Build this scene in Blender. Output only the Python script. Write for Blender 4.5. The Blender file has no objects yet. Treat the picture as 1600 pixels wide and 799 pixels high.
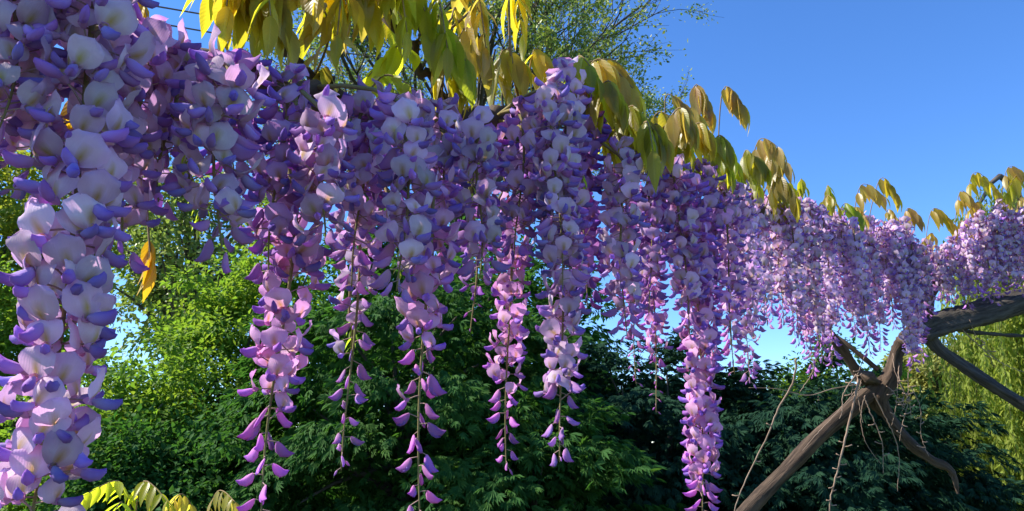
import bpy, math, random
import numpy as np
from mathutils import Vector, Matrix, Quaternion

# ------------------------------------------------------------------ camera, sky, sun, exposure
sc = bpy.context.scene
COL = sc.collection
TILT = math.radians(14.0)
CAM = Vector((0.0, 0.0, 1.5))
FPX = 1200.0                       # focal length in photo pixels (1600 wide)
cd = bpy.data.cameras.new('camera')
cam = bpy.data.objects.new('camera', cd)
COL.objects.link(cam)
cam.location = CAM
cam.rotation_euler = (math.radians(90) + TILT, 0, 0)
cd.sensor_width = 36.0
cd.lens = 36.0 * FPX / 1600.0
cd.clip_start = 0.02
cd.clip_end = 3000.0
sc.camera = cam

SUN_EL = math.radians(44)
SUN_AZ = math.radians(-86)         # from +Y, negative = to the left
w = bpy.data.worlds.new('World')
sc.world = w
w.use_nodes = True
nt = w.node_tree
for n in list(nt.nodes):
    nt.nodes.remove(n)
out = nt.nodes.new('ShaderNodeOutputWorld')
bg = nt.nodes.new('ShaderNodeBackground')
sky = nt.nodes.new('ShaderNodeTexSky')
sky.sky_type = 'NISHITA'
sky.sun_disc = False
sky.sun_elevation = SUN_EL
sky.sun_rotation = SUN_AZ
sky.altitude = 1500
sky.air_density = 1.0
sky.dust_density = 0.0
sky.ozone_density = 6.0
bg.inputs['Strength'].default_value = 0.15
hsv = nt.nodes.new('ShaderNodeHueSaturation')      # a clear, deep blue day
hsv.inputs['Saturation'].default_value = 1.15
hsv.inputs['Hue'].default_value = 0.506
nt.links.new(sky.outputs[0], hsv.inputs['Color'])
nt.links.new(hsv.outputs[0], bg.inputs[0])
nt.links.new(bg.outputs[0], out.inputs[0])

sd = bpy.data.lights.new('sun', 'SUN')
so = bpy.data.objects.new('sun', sd)
COL.objects.link(so)
sd.energy = 5.0
sd.angle = math.radians(0.53)
sd.color = (1.0, 0.94, 0.84)
SUNV = Vector((math.sin(SUN_AZ) * math.cos(SUN_EL), math.cos(SUN_AZ) * math.cos(SUN_EL), math.sin(SUN_EL)))
so.rotation_euler = SUNV.to_track_quat('Z', 'Y').to_euler()
so.location = (-5, 5, 12)

sc.view_settings.view_transform = 'Standard'
sc.view_settings.look = 'None'
sc.view_settings.gamma = 1.0
sc.view_settings.exposure = 0.95
sc.render.engine = 'CYCLES'
sc.cycles.max_bounces = 10
sc.cycles.diffuse_bounces = 5
sc.cycles.transmission_bounces = 6
sc.cycles.transparent_max_bounces = 8

rng = np.random.default_rng(11)
random.seed(5)
RU = random.uniform

CT, ST = math.cos(TILT), math.sin(TILT)


def at(px, py, d):
    """point seen at photo pixel (px, py) at distance d along the optical axis"""
    a = (px - 800.0) / FPX
    b = (399.5 - py) / FPX
    return Vector((CAM.x + d * a, CAM.y + d * (CT - b * ST), CAM.z + d * (ST + b * CT)))


def z_at(y, py):
    """height at world depth y that projects on photo row py"""
    k = (399.5 - py) / FPX
    return CAM.z + (y - CAM.y) * (k * CT + ST) / (CT - k * ST)


# ------------------------------------------------------------------ materials
def new_mat(name):
    m = bpy.data.materials.new(name)
    m.use_nodes = True
    t = m.node_tree
    for n in list(t.nodes):
        t.nodes.remove(n)
    return m, t, t.nodes.new('ShaderNodeOutputMaterial')


def N(t, kind, **kw):
    n = t.nodes.new(kind)
    for k, v in kw.items():
        setattr(n, k, v)
    return n


def ramp(t, stops, interp='LINEAR'):
    r = t.nodes.new('ShaderNodeValToRGB')
    r.color_ramp.interpolation = interp
    el = r.color_ramp.elements
    while len(el) < len(stops):
        el.new(0.5)
    for e, (p, c) in zip(el, stops):
        e.position = p
        e.color = (c[0], c[1], c[2], 1)
    return r


def math_n(t, op, a, b=None):
    n = N(t, 'ShaderNodeMath', operation=op)
    for i, v in enumerate((a, b)):
        if v is None:
            continue
        if isinstance(v, (int, float)):
            n.inputs[i].default_value = v
        else:
            t.links.new(v, n.inputs[i])
    return n.outputs[0]


def mixc(t, fac, a, b, blend='MIX'):
    n = N(t, 'ShaderNodeMix', data_type='RGBA', blend_type=blend)
    for s, v in ((0, fac), (6, a), (7, b)):
        if isinstance(v, (int, float)):
            n.inputs[s].default_value = v
        elif isinstance(v, tuple):
            n.inputs[s].default_value = (v[0], v[1], v[2], 1)
        else:
            t.links.new(v, n.inputs[s])
    return n.outputs[2]


def thin_shader(t, out, col, tcol, trans=0.45, rough=0.5, spec=0.3, bump=None):
    p = N(t, 'ShaderNodeBsdfPrincipled')
    p.inputs['Roughness'].default_value = rough
    p.inputs['Specular IOR Level'].default_value = spec
    t.links.new(col, p.inputs['Base Color'])
    tr = N(t, 'ShaderNodeBsdfTranslucent')
    t.links.new(tcol, tr.inputs['Color'])
    mx = N(t, 'ShaderNodeMixShader')
    mx.inputs[0].default_value = trans
    t.links.new(p.outputs[0], mx.inputs[1])
    t.links.new(tr.outputs[0], mx.inputs[2])
    if bump is not None:
        t.links.new(bump, p.inputs['Normal'])
        t.links.new(bump, tr.inputs['Normal'])
    t.links.new(mx.outputs[0], out.inputs[0])


def petal_mat(name, stops, edge, tmul, throat=None, hue=0.045, trans=0.45, rough=0.7):
    """colour runs along the petal (attribute pc.r), towards its rim (pc.g); object colour + random vary it"""
    m, t, out = new_mat(name)
    at_ = N(t, 'ShaderNodeAttribute', attribute_name='pc')
    sep = N(t, 'ShaderNodeSeparateColor')
    t.links.new(at_.outputs['Color'], sep.inputs[0])
    r = ramp(t, stops)
    t.links.new(sep.outputs[0], r.inputs[0])
    g2 = math_n(t, 'POWER', sep.outputs[1], 2.0)
    col = mixc(t, math_n(t, 'MULTIPLY', g2, 0.75), r.outputs[0], edge)
    if throat:
        a = math_n(t, 'SUBTRACT', 1.0, math_n(t, 'MULTIPLY', sep.outputs[1], 2.9))
        b = math_n(t, 'SUBTRACT', 1.0, math_n(t, 'MULTIPLY', math_n(t, 'ABSOLUTE', math_n(t, 'SUBTRACT', sep.outputs[0], 0.22)), 2.6))
        mm = N(t, 'ShaderNodeMath', operation='MULTIPLY', use_clamp=True)
        ca = N(t, 'ShaderNodeClamp'); cb = N(t, 'ShaderNodeClamp')
        t.links.new(a, ca.inputs[0]); t.links.new(b, cb.inputs[0])
        t.links.new(ca.outputs[0], mm.inputs[0]); t.links.new(cb.outputs[0], mm.inputs[1])
        col = mixc(t, math_n(t, 'POWER', mm.outputs[0], 0.7), col, throat)
    tc = N(t, 'ShaderNodeTexCoord')
    nz = N(t, 'ShaderNodeTexNoise')
    nz.inputs['Scale'].default_value = 260.0
    nz.inputs['Detail'].default_value = 3.0
    t.links.new(tc.outputs['Object'], nz.inputs['Vector'])
    col = mixc(t, math_n(t, 'MULTIPLY', nz.outputs[0], 0.25), col, (0.60, 0.32, 0.62))
    oi = N(t, 'ShaderNodeObjectInfo')
    col = mixc(t, 1.0, col, oi.outputs['Color'], 'MULTIPLY')
    hs = N(t, 'ShaderNodeHueSaturation')
    h = math_n(t, 'ADD', math_n(t, 'MULTIPLY', math_n(t, 'SUBTRACT', oi.outputs['Random'], 0.5), hue), 0.5)
    rr = math_n(t, 'FRACT', math_n(t, 'MULTIPLY', oi.outputs['Random'], 17.3))
    v = math_n(t, 'ADD', math_n(t, 'MULTIPLY', rr, 0.45), 0.66)
    t.links.new(h, hs.inputs['Hue'])
    t.links.new(v, hs.inputs['Value'])
    t.links.new(col, hs.inputs['Color'])
    tcol = mixc(t, 1.0, hs.outputs[0], tmul, 'MULTIPLY')
    # fine veins as relief
    wv = N(t, 'ShaderNodeTexWave')
    wv.inputs['Scale'].default_value = 190.0
    wv.inputs['Distortion'].default_value = 3.0
    wv.bands_direction = 'Y'
    t.links.new(tc.outputs['Object'], wv.inputs['Vector'])
    bp = N(t, 'ShaderNodeBump')
    bp.inputs['Strength'].default_value = 0.12
    bp.inputs['Distance'].default_value = 0.0006
    t.links.new(wv.outputs[1], bp.inputs['Height'])
    thin_shader(t, out, hs.outputs[0], tcol, trans, rough, 0.12, bp.outputs[0])
    return m


MAT_BANNER = petal_mat('banner_petal', [(0.0, (0.62, 0.46, 0.48)), (0.35, (0.88, 0.76, 0.80)), (0.75, (0.86, 0.68, 0.80)), (1.0, (0.78, 0.55, 0.78))],
                       (0.80, 0.63, 0.83), (0.97, 0.73, 1.0), (0.60, 0.46, 0.05), trans=0.48)
MAT_KEEL = petal_mat('keel_petal', [(0.0, (0.68, 0.52, 0.84)), (0.4, (0.46, 0.31, 0.80)), (0.8, (0.32, 0.15, 0.64)), (1.0, (0.24, 0.07, 0.46))],
                     (0.38, 0.20, 0.66), (1.0, 0.8, 1.0), hue=0.08, trans=0.35)
MAT_HALF = petal_mat('folded_petal', [(0.0, (0.76, 0.50, 0.64)), (0.45, (0.68, 0.37, 0.72)), (1.0, (0.42, 0.15, 0.62))],
                     (0.64, 0.34, 0.72), (1.0, 0.72, 0.98), hue=0.06, trans=0.45)


def leaf_mat(name, ca, cb, ta, tb, trans=0.5, rough=0.42, spec=0.4, use_obj=False, bumpy=True):
    m, t, out = new_mat(name)
    at_ = N(t, 'ShaderNodeAttribute', attribute_name='pc')
    sep = N(t, 'ShaderNodeSeparateColor')
    t.links.new(at_.outputs['Color'], sep.inputs[0])
    if use_obj:
        oi = N(t, 'ShaderNodeObjectInfo')
        tc = N(t, 'ShaderNodeTexCoord')
        nz = N(t, 'ShaderNodeTexNoise')
        nz.inputs['Scale'].default_value = 3.0
        nz.inputs['Detail'].default_value = 4.0
        t.links.new(tc.outputs['Object'], nz.inputs['Vector'])
        f = math_n(t, 'ADD', math_n(t, 'MULTIPLY', oi.outputs['Random'], 0.75), math_n(t, 'MULTIPLY', math_n(t, 'SUBTRACT', nz.outputs[0], 0.35), 0.8))
        cl = N(t, 'ShaderNodeClamp')
        t.links.new(f, cl.inputs[0])
        fac = cl.outputs[0]
    else:
        fac = sep.outputs[0]
    col = mixc(t, fac, ca, cb)
    tcol = mixc(t, fac, ta, tb)
    bump = None
    if use_obj:
        col = mixc(t, 1.0, col, oi.outputs['Color'], 'MULTIPLY')
        tcol = mixc(t, 1.0, tcol, oi.outputs['Color'], 'MULTIPLY')
        # paler midrib and veins
        mid = math_n(t, 'SUBTRACT', 1.0, math_n(t, 'MULTIPLY', sep.outputs[1], 9.0))
        cm = N(t, 'ShaderNodeClamp')
        t.links.new(mid, cm.inputs[0])
        col = mixc(t, math_n(t, 'MULTIPLY', cm.outputs[0], 0.6), col, (0.42, 0.40, 0.12))
        # veins slant from the midrib to the rim
        vv = math_n(t, 'SUBTRACT', sep.outputs[0], math_n(t, 'MULTIPLY', sep.outputs[1], 0.16))
        ve = math_n(t, 'SINE', math_n(t, 'MULTIPLY', vv, 75.0))
        bp = N(t, 'ShaderNodeBump')
        bp.inputs['Strength'].default_value = 0.07
        bp.inputs['Distance'].default_value = 0.0015
        t.links.new(ve, bp.inputs['Height'])
        bump = bp.outputs[0]
        tcol = mixc(t, math_n(t, 'MULTIPLY', math_n(t, 'ADD', math_n(t, 'MULTIPLY', ve, 0.5), 0.5), 0.08), tcol, (0.35, 0.36, 0.03))
    thin_shader(t, out, col, tcol, trans, rough, spec, bump)
    return m


MAT_LEAFLET = leaf_mat('wisteria_leaflet', (0.20, 0.21, 0.02), (0.32, 0.23, 0.03), (0.80, 0.78, 0.03), (0.86, 0.68, 0.04), 0.62, 0.38, 0.5, True)
MAT_LEAFLET_BRONZE = leaf_mat('young_bronze_leaflet', (0.33, 0.22, 0.07), (0.28, 0.26, 0.04), (0.80, 0.58, 0.09), (0.85, 0.76, 0.06), 0.55, 0.35, 0.5, True)
MAT_LEAFLET_GOLD = leaf_mat('golden_leaflet', (0.55, 0.40, 0.02), (0.60, 0.30, 0.02), (0.85, 0.60, 0.02), (0.85, 0.45, 0.02), 0.5, 0.4, 0.4, True)
MAT_BRIGHT = leaf_mat('bright_foliage', (0.075, 0.175, 0.02), (0.135, 0.23, 0.025), (0.23, 0.46, 0.03), (0.37, 0.50, 0.04), 0.45, 0.6, 0.2)
MAT_LIME = leaf_mat('lime_foliage', (0.14, 0.22, 0.02), (0.22, 0.25, 0.03), (0.34, 0.48, 0.03), (0.50, 0.48, 0.05), 0.45, 0.6, 0.2)
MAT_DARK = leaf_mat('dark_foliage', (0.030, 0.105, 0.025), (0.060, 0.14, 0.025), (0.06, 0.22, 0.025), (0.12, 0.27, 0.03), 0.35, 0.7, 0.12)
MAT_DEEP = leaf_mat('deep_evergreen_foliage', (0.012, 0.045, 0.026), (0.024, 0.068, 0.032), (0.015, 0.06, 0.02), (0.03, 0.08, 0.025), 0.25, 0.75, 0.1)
MAT_WILLOW = leaf_mat('willow_foliage', (0.27, 0.37, 0.05), (0.36, 0.40, 0.08), (0.38, 0.52, 0.05), (0.50, 0.54, 0.07), 0.5, 0.6, 0.2)
MAT_SPARSE = leaf_mat('spring_foliage', (0.17, 0.25, 0.05), (0.25, 0.28, 0.06), (0.22, 0.36, 0.05), (0.36, 0.42, 0.07), 0.45)
MAT_OLIVE = leaf_mat('pale_olive_foliage', (0.22, 0.25, 0.05), (0.30, 0.29, 0.08), (0.36, 0.40, 0.06), (0.46, 0.42, 0.10), 0.4)


def bark_mat(name, ca, cb, scale=40.0, bumpd=0.004, stretch=(1, 1, 0.18)):
    m, t, out = new_mat(name)
    tc = N(t, 'ShaderNodeTexCoord')
    mp = N(t, 'ShaderNodeMapping')
    mp.inputs['Scale'].default_value = stretch
    at_ = N(t, 'ShaderNodeAttribute', attribute_name='tube')
    t.links.new(at_.outputs['Vector'], mp.inputs['Vector'])
    n1 = N(t, 'ShaderNodeTexNoise')
    n1.inputs['Scale'].default_value = scale
    n1.inputs['Detail'].default_value = 8
    n1.inputs['Roughness'].default_value = 0.65
    t.links.new(mp.outputs[0], n1.inputs['Vector'])
    n2 = N(t, 'ShaderNodeTexNoise')
    n2.inputs['Scale'].default_value = 7.0
    n2.inputs['Detail'].default_value = 4
    t.links.new(tc.outputs['Object'], n2.inputs['Vector'])
    r = ramp(t, [(0.32, ca), (0.62, cb)])
    t.links.new(n1.outputs[0], r.inputs[0])
    col = mixc(t, math_n(t, 'MULTIPLY', n2.outputs[0], 0.55), r.outputs[0], tuple(0.55 * x for x in ca))
    bp = N(t, 'ShaderNodeBump')
    bp.inputs['Strength'].default_value = 0.8
    bp.inputs['Distance'].default_value = bumpd
    t.links.new(n1.outputs[0], bp.inputs['Height'])
    p = N(t, 'ShaderNodeBsdfPrincipled')
    p.inputs['Roughness'].default_value = 0.85
    p.inputs['Specular IOR Level'].default_value = 0.25
    t.links.new(col, p.inputs['Base Color'])
    t.links.new(bp.outputs[0], p.inputs['Normal'])
    t.links.new(p.outputs[0], out.inputs[0])
    return m


MAT_BARK = bark_mat('weathered_vine_bark', (0.026, 0.016, 0.011), (0.15, 0.10, 0.065), 95.0, 0.008, (1, 1, 0.13))
MAT_LOG = bark_mat('grey_log', (0.024, 0.020, 0.017), (0.14, 0.12, 0.10), 95.0, 0.008, (1, 1, 0.13))
MAT_VINE = bark_mat('dark_vine_bark', (0.05, 0.035, 0.028), (0.13, 0.09, 0.065), 60.0, 0.002)
MAT_TWIG = bark_mat('pale_dry_twig', (0.24, 0.15, 0.10), (0.45, 0.33, 0.24), 90.0, 0.001)
MAT_TREEBARK = bark_mat('tree_bark', (0.06, 0.05, 0.04), (0.16, 0.13, 0.10), 12.0, 0.01)
MAT_RACHIS = bark_mat('green_flower_stalk', (0.19, 0.16, 0.06), (0.30, 0.24, 0.10), 120.0, 0.0005)
MAT_PEDICEL = bark_mat('mauve_pedicel', (0.34, 0.20, 0.22), (0.42, 0.30, 0.22), 200.0, 0.0002)
MAT_PETIOLE = bark_mat('bronze_leaf_stalk', (0.24, 0.17, 0.07), (0.36, 0.24, 0.12), 120.0, 0.0005)


def plain_mat(name, col, rough=0.7):
    m, t, out = new_mat(name)
    p = N(t, 'ShaderNodeBsdfPrincipled')
    nz = N(t, 'ShaderNodeTexNoise')
    nz.inputs['Scale'].default_value = 25.0
    c = mixc(t, nz.outputs[0], tuple(0.8 * x for x in col), tuple(1.2 * x for x in col))
    t.links.new(c, p.inputs['Base Color'])
    p.inputs['Roughness'].default_value = rough
    t.links.new(p.outputs[0], out.inputs[0])
    return m


MAT_WIRE = plain_mat('brown_cable', (0.16, 0.11, 0.09))


def ground_mat():
    m, t, out = new_mat('lawn_ground')
    tc = N(t, 'ShaderNodeTexCoord')
    n1 = N(t, 'ShaderNodeTexNoise'); n1.inputs['Scale'].default_value = 60.0; n1.inputs['Detail'].default_value = 10
    n2 = N(t, 'ShaderNodeTexNoise'); n2.inputs['Scale'].default_value = 0.6; n2.inputs['Detail'].default_value = 5
    for n in (n1, n2):
        t.links.new(tc.outputs['Object'], n.inputs['Vector'])
    r = ramp(t, [(0.3, (0.035, 0.07, 0.012)), (0.7, (0.085, 0.14, 0.03))])
    t.links.new(n1.outputs[0], r.inputs[0])
    col = mixc(t, math_n(t, 'MULTIPLY', n2.outputs[0], 0.5), r.outputs[0], (0.10, 0.085, 0.04))
    bp = N(t, 'ShaderNodeBump'); bp.inputs['Distance'].default_value = 0.03
    t.links.new(n1.outputs[0], bp.inputs['Height'])
    p = N(t, 'ShaderNodeBsdfPrincipled'); p.inputs['Roughness'].default_value = 0.9
    t.links.new(col, p.inputs['Base Color']); t.links.new(bp.outputs[0], p.inputs['Normal'])
    t.links.new(p.outputs[0], out.inputs[0])
    return m


# ------------------------------------------------------------------ helpers
def link(name, data, parent=None):
    o = bpy.data.objects.new(name, data)
    COL.objects.link(o)
    if parent is not None:
        o.parent = parent
    return o


def tag(o, label, cat, group=None, kind=None):
    o['label'] = label
    o['category'] = cat
    if group:
        o['group'] = group
    if kind:
        o['kind'] = kind
    return o


def thing(name, loc, label, cat, group=None):
    o = link(name, None)
    o.empty_display_size = 0.02
    o.location = loc
    return tag(o, label, cat, group)


def np_mesh(name, verts, quads, mat, pc=None, smooth=False, tube=None):
    """verts (n,3), quads (m,4) or (m,3)"""
    me = bpy.data.meshes.new(name)
    verts = np.asarray(verts, dtype=np.float32)
    quads = np.asarray(quads, dtype=np.int32)
    k = quads.shape[1]
    me.vertices.add(len(verts))
    me.vertices.foreach_set('co', verts.ravel())
    me.loops.add(quads.size)
    me.loops.foreach_set('vertex_index', quads.ravel())
    me.polygons.add(len(quads))
    me.polygons.foreach_set('loop_start', np.arange(0, quads.size, k, dtype=np.int32))
    if smooth:
        me.polygons.foreach_set('use_smooth', np.ones(len(quads), dtype=bool))
    me.update(calc_edges=True)
    if pc is not None:
        a = me.attributes.new('pc', 'FLOAT_COLOR', 'POINT')
        c = np.ones((len(verts), 4), dtype=np.float32)
        c[:, :pc.shape[1]] = pc
        a.data.foreach_set('color', c.ravel())
    if tube is not None:
        a = me.attributes.new('tube', 'FLOAT_VECTOR', 'POINT')
        a.data.foreach_set('vector', np.asarray(tube, dtype=np.float32).ravel())
    me.materials.append(mat)
    return me


def smooth_path(pts, rad, n):
    """Catmull-Rom through pts; returns n+1 points and radii"""
    P = [Vector(p) for p in pts]
    m = len(P) - 1
    op, orr = [], []
    for i in range(n + 1):
        s = i / n * m
        k = min(int(s), m - 1)
        t = s - k
        p0 = P[max(k - 1, 0)]; p1 = P[k]; p2 = P[k + 1]; p3 = P[min(k + 2, m)]
        q = 0.5 * ((2 * p1) + (p2 - p0) * t + (2 * p0 - 5 * p1 + 4 * p2 - p3) * t * t + (3 * p1 - p0 - 3 * p2 + p3) * t ** 3)
        op.append(q)
        orr.append(rad[k] * (1 - t) + rad[k + 1] * t)
    return op, orr


def tube_geo(pts, rad, seg=8, rough=0.0, knob=0.0, seed=0):
    """verts, quads, tube coords of a round stem along pts; ends closed to a small ring"""
    rs = np.random.default_rng(seed)
    pts = [Vector(p) for p in pts]
    n = len(pts)
    V, T = [], []
    t0 = (pts[1] - pts[0]).normalized()
    ref = Vector((0, 0, 1)) if abs(t0.z) < 0.9 else Vector((1, 0, 0))
    nx = t0.cross(ref).normalized()
    L = 0.0
    ph = rs.uniform(0, 6.28, 6)
    for i in range(n):
        t = (pts[min(i + 1, n - 1)] - pts[max(i - 1, 0)]).normalized()
        nx = (nx - t * nx.dot(t)).normalized()
        ny = t.cross(nx)
        if i:
            L += (pts[i] - pts[i - 1]).length
        rr = rad[i]
        for j in range(seg):
            a = 2 * math.pi * j / seg
            f = 1.0
            if rough:
                f += rough * (math.sin(3 * a + ph[0] + L / max(rr, 1e-5) * 0.25) * 0.5 + math.sin(5 * a + ph[1] - L / max(rr, 1e-5) * 0.18) * 0.35 + rs.uniform(-0.3, 0.3))
            if knob:
                f += knob * math.sin(L / max(rr, 1e-5) * 0.55 + ph[2] + 0.8 * math.sin(a + ph[3]))
            V.append(pts[i] + (nx * math.cos(a) + ny * math.sin(a)) * (rr * f))
            T.append((rr * math.cos(a), rr * math.sin(a), L))
    Q = []
    for i in range(n - 1):
        for j in range(seg):
            k = (j + 1) % seg
            Q.append((i * seg + j, i * seg + k, (i + 1) * seg + k, (i + 1) * seg + j))
    # caps as shrunken rings
    for end in (0, n - 1):
        b = len(V)
        c = pts[end]
        for j in range(seg):
            V.append(c + (V[end * seg + j] - c) * 0.02)
            T.append(T[end * seg + j])
        for j in range(seg):
            k = (j + 1) % seg
            q = (end * seg + j, end * seg + k, b + k, b + j)
            Q.append(q if end else q[::-1])
    return np.array([tuple(v) for v in V]), np.array(Q), np.array(T)


def join_geo(parts):
    V, Q, T, o = [], [], [], 0
    for v, q, t in parts:
        V.append(v); Q.append(q + o); T.append(t)
        o += len(v)
    return np.concatenate(V), np.concatenate(Q), np.concatenate(T)


def stem_obj(name, pts, rad, mat, parent=None, n=24, seg=8, rough=0.0, knob=0.0, seed=0, origin=None, scale=1.0):
    p, r = smooth_path(pts, rad, n)
    r = [k * scale for k in r]
    v, q, t = tube_geo(p, r, seg, rough, knob, seed)
    if origin is not None:
        v = v - np.array(tuple(origin))
    return link(name, np_mesh(name, v, q, mat, smooth=True, tube=t), parent)


def unit(a):
    return a / np.maximum(np.linalg.norm(a, axis=-1, keepdims=True), 1e-9)


def leaf_cloud(P, D, Nn, L, W, pc0):
    """one folded diamond (2 quads' worth as one bent quad pair) per leaf: base, two sides, tip"""
    n = len(P)
    S = unit(np.cross(D, Nn))
    Nn = np.cross(S, D)
    L = L[:, None]; W = W[:, None]
    b = P
    s1 = P + D * L * 0.45 + S * W + Nn * W * 0.35
    s2 = P + D * L * 0.45 - S * W + Nn * W * 0.35
    tp = P + D * L - Nn * L * 0.10
    V = np.stack([b, s1, tp, s2], 1).reshape(-1, 3)
    Q = np.arange(n * 4).reshape(n, 4)
    # fold along base-tip: two triangles
    Tq = np.concatenate([Q[:, [0, 1, 2]], Q[:, [0, 2, 3]]])
    pc = np.repeat(pc0[:, None], 4, 0).reshape(-1, 1)
    pc = np.concatenate([pc, np.zeros_like(pc), np.zeros_like(pc)], 1)
    return V, Tq, pc


def rand_unit(n):
    return unit(rng.normal(size=(n, 3)))


# ------------------------------------------------------------------ ground
gv, gq = [], []
G = 36
ext = np.linspace(-1, 1, G + 1)
ext = np.sign(ext) * np.abs(ext) ** 2.2 * 900
for y in ext:
    for x in ext:
        d = math.hypot(x, y)
        gv.append((x, y, 0.04 * math.sin(x * 1.1) * math.cos(y * 0.9) * min(1, d / 6)))
for j in range(G):
    for i in range(G):
        a = j * (G + 1) + i
        gq.append((a, a + 1, a + G + 2, a + G + 1))
g = link('ground', np_mesh('ground', gv, gq, ground_mat(), smooth=True))
g['kind'] = 'structure'


# ------------------------------------------------------------------ background trees
def limbs_to(base, centres, trunk_h, trunk_r, seed, lean=(0, 0)):
    """trunk with limbs curving to the clump centres"""
    rs = random.Random(seed)
    top = Vector(base) + Vector((lean[0], lean[1], trunk_h))
    parts = []
    p, r = smooth_path([Vector(base) - Vector((0, 0, 0.1)), Vector(base) + Vector((lean[0] * 0.3, lean[1] * 0.3, trunk_h * 0.5)), top],
                       [trunk_r * 1.35, trunk_r, trunk_r * 0.7], 10)
    parts.append(tube_geo(p, r, 8, 0.10, 0.05, seed))
    for i, c in enumerate(centres):
        c = Vector(c)
        k = rs.uniform(0.45, 1.0)
        s = Vector(base).lerp(top, k)
        m = s.lerp(c, 0.55) + Vector((rs.uniform(-.1, .1), rs.uniform(-.1, .1), rs.uniform(0.0, 0.25))) * (c - s).length * 0.5
        p, r = smooth_path([s, m, c], [trunk_r * 0.42, trunk_r * 0.24, trunk_r * 0.08], 7)
        parts.append(tube_geo(p, r, 5, 0.0, 0.0, seed + i))
    return join_geo(parts)


def clump_tree(name, label, cat, base, height, rx, ry, zlow, mat, n_clump, per, leaf, seed,
               clump_r=0.35, droop=0.3, trunk_r=0.09, flat=0.55, group=None, nlimb=26, hollow=0.45, wid=0.32):
    """a leafy tree: leaves in flattened clumps spread through an ellipsoid crown"""
    global rng
    rng = np.random.default_rng(seed)
    base = Vector(base)
    root = thing(name, base, label, cat, group)
    cz = (height + zlow) / 2
    rz = (height - zlow) / 2
    u = rand_unit(n_clump)
    rad = hollow + (1 - hollow) * rng.random(n_clump) ** 0.6
    # uneven outline
    lob = 1 + 0.20 * np.sin(u[:, 0] * 5 + seed) * np.cos(u[:, 2] * 4 + seed * 2) + 0.14 * rng.normal(size=n_clump)
    C = u * (rad * lob)[:, None] * np.array([rx, ry, rz]) + np.array([0, 0, cz])
    C[:, 2] = np.maximum(C[:, 2], 0.15)
    sub = C[rng.choice(n_clump, min(nlimb, n_clump), replace=False)]
    v, q, t = limbs_to((0, 0, 0), [tuple(c) for c in sub], max(cz * 0.9, 0.6), trunk_r, seed)
    link('trunk', np_mesh('trunk', v, q, MAT_TREEBARK, smooth=True, tube=t), root)
    n = n_clump * per
    ci = np.repeat(np.arange(n_clump), per)
    cr = clump_r * rng.uniform(0.6, 1.35, n_clump)
    off = rand_unit(n) * (rng.random(n) ** 0.45)[:, None] * cr[ci][:, None]
    off[:, 2] *= flat
    outw = unit(C[ci] - np.array([0, 0, cz * 0.8]))
    off[:, 2] -= droop * (off[:, 0] ** 2 + off[:, 1] ** 2) / np.maximum(cr[ci], 1e-3)
    P = C[ci] + off
    D = unit(unit(off + 1e-6) * 0.7 + outw * 0.4 + rng.normal(size=(n, 3)) * 0.5 - np.array([0, 0, droop]))
    Nn = unit(outw * 0.6 + np.array([0, 0, 0.9]) + rng.normal(size=(n, 3)) * 0.55)
    L = leaf * rng.uniform(0.6, 1.25, n)
    V, T, pc = leaf_cloud(P, D, Nn, L, L * wid, np.clip(rng.random(n) * 0.6 + 0.4 * rng.random(n_clump)[ci], 0, 1))
    link('crown', np_mesh('crown', V, T, mat, pc), root)
    return root


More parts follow.
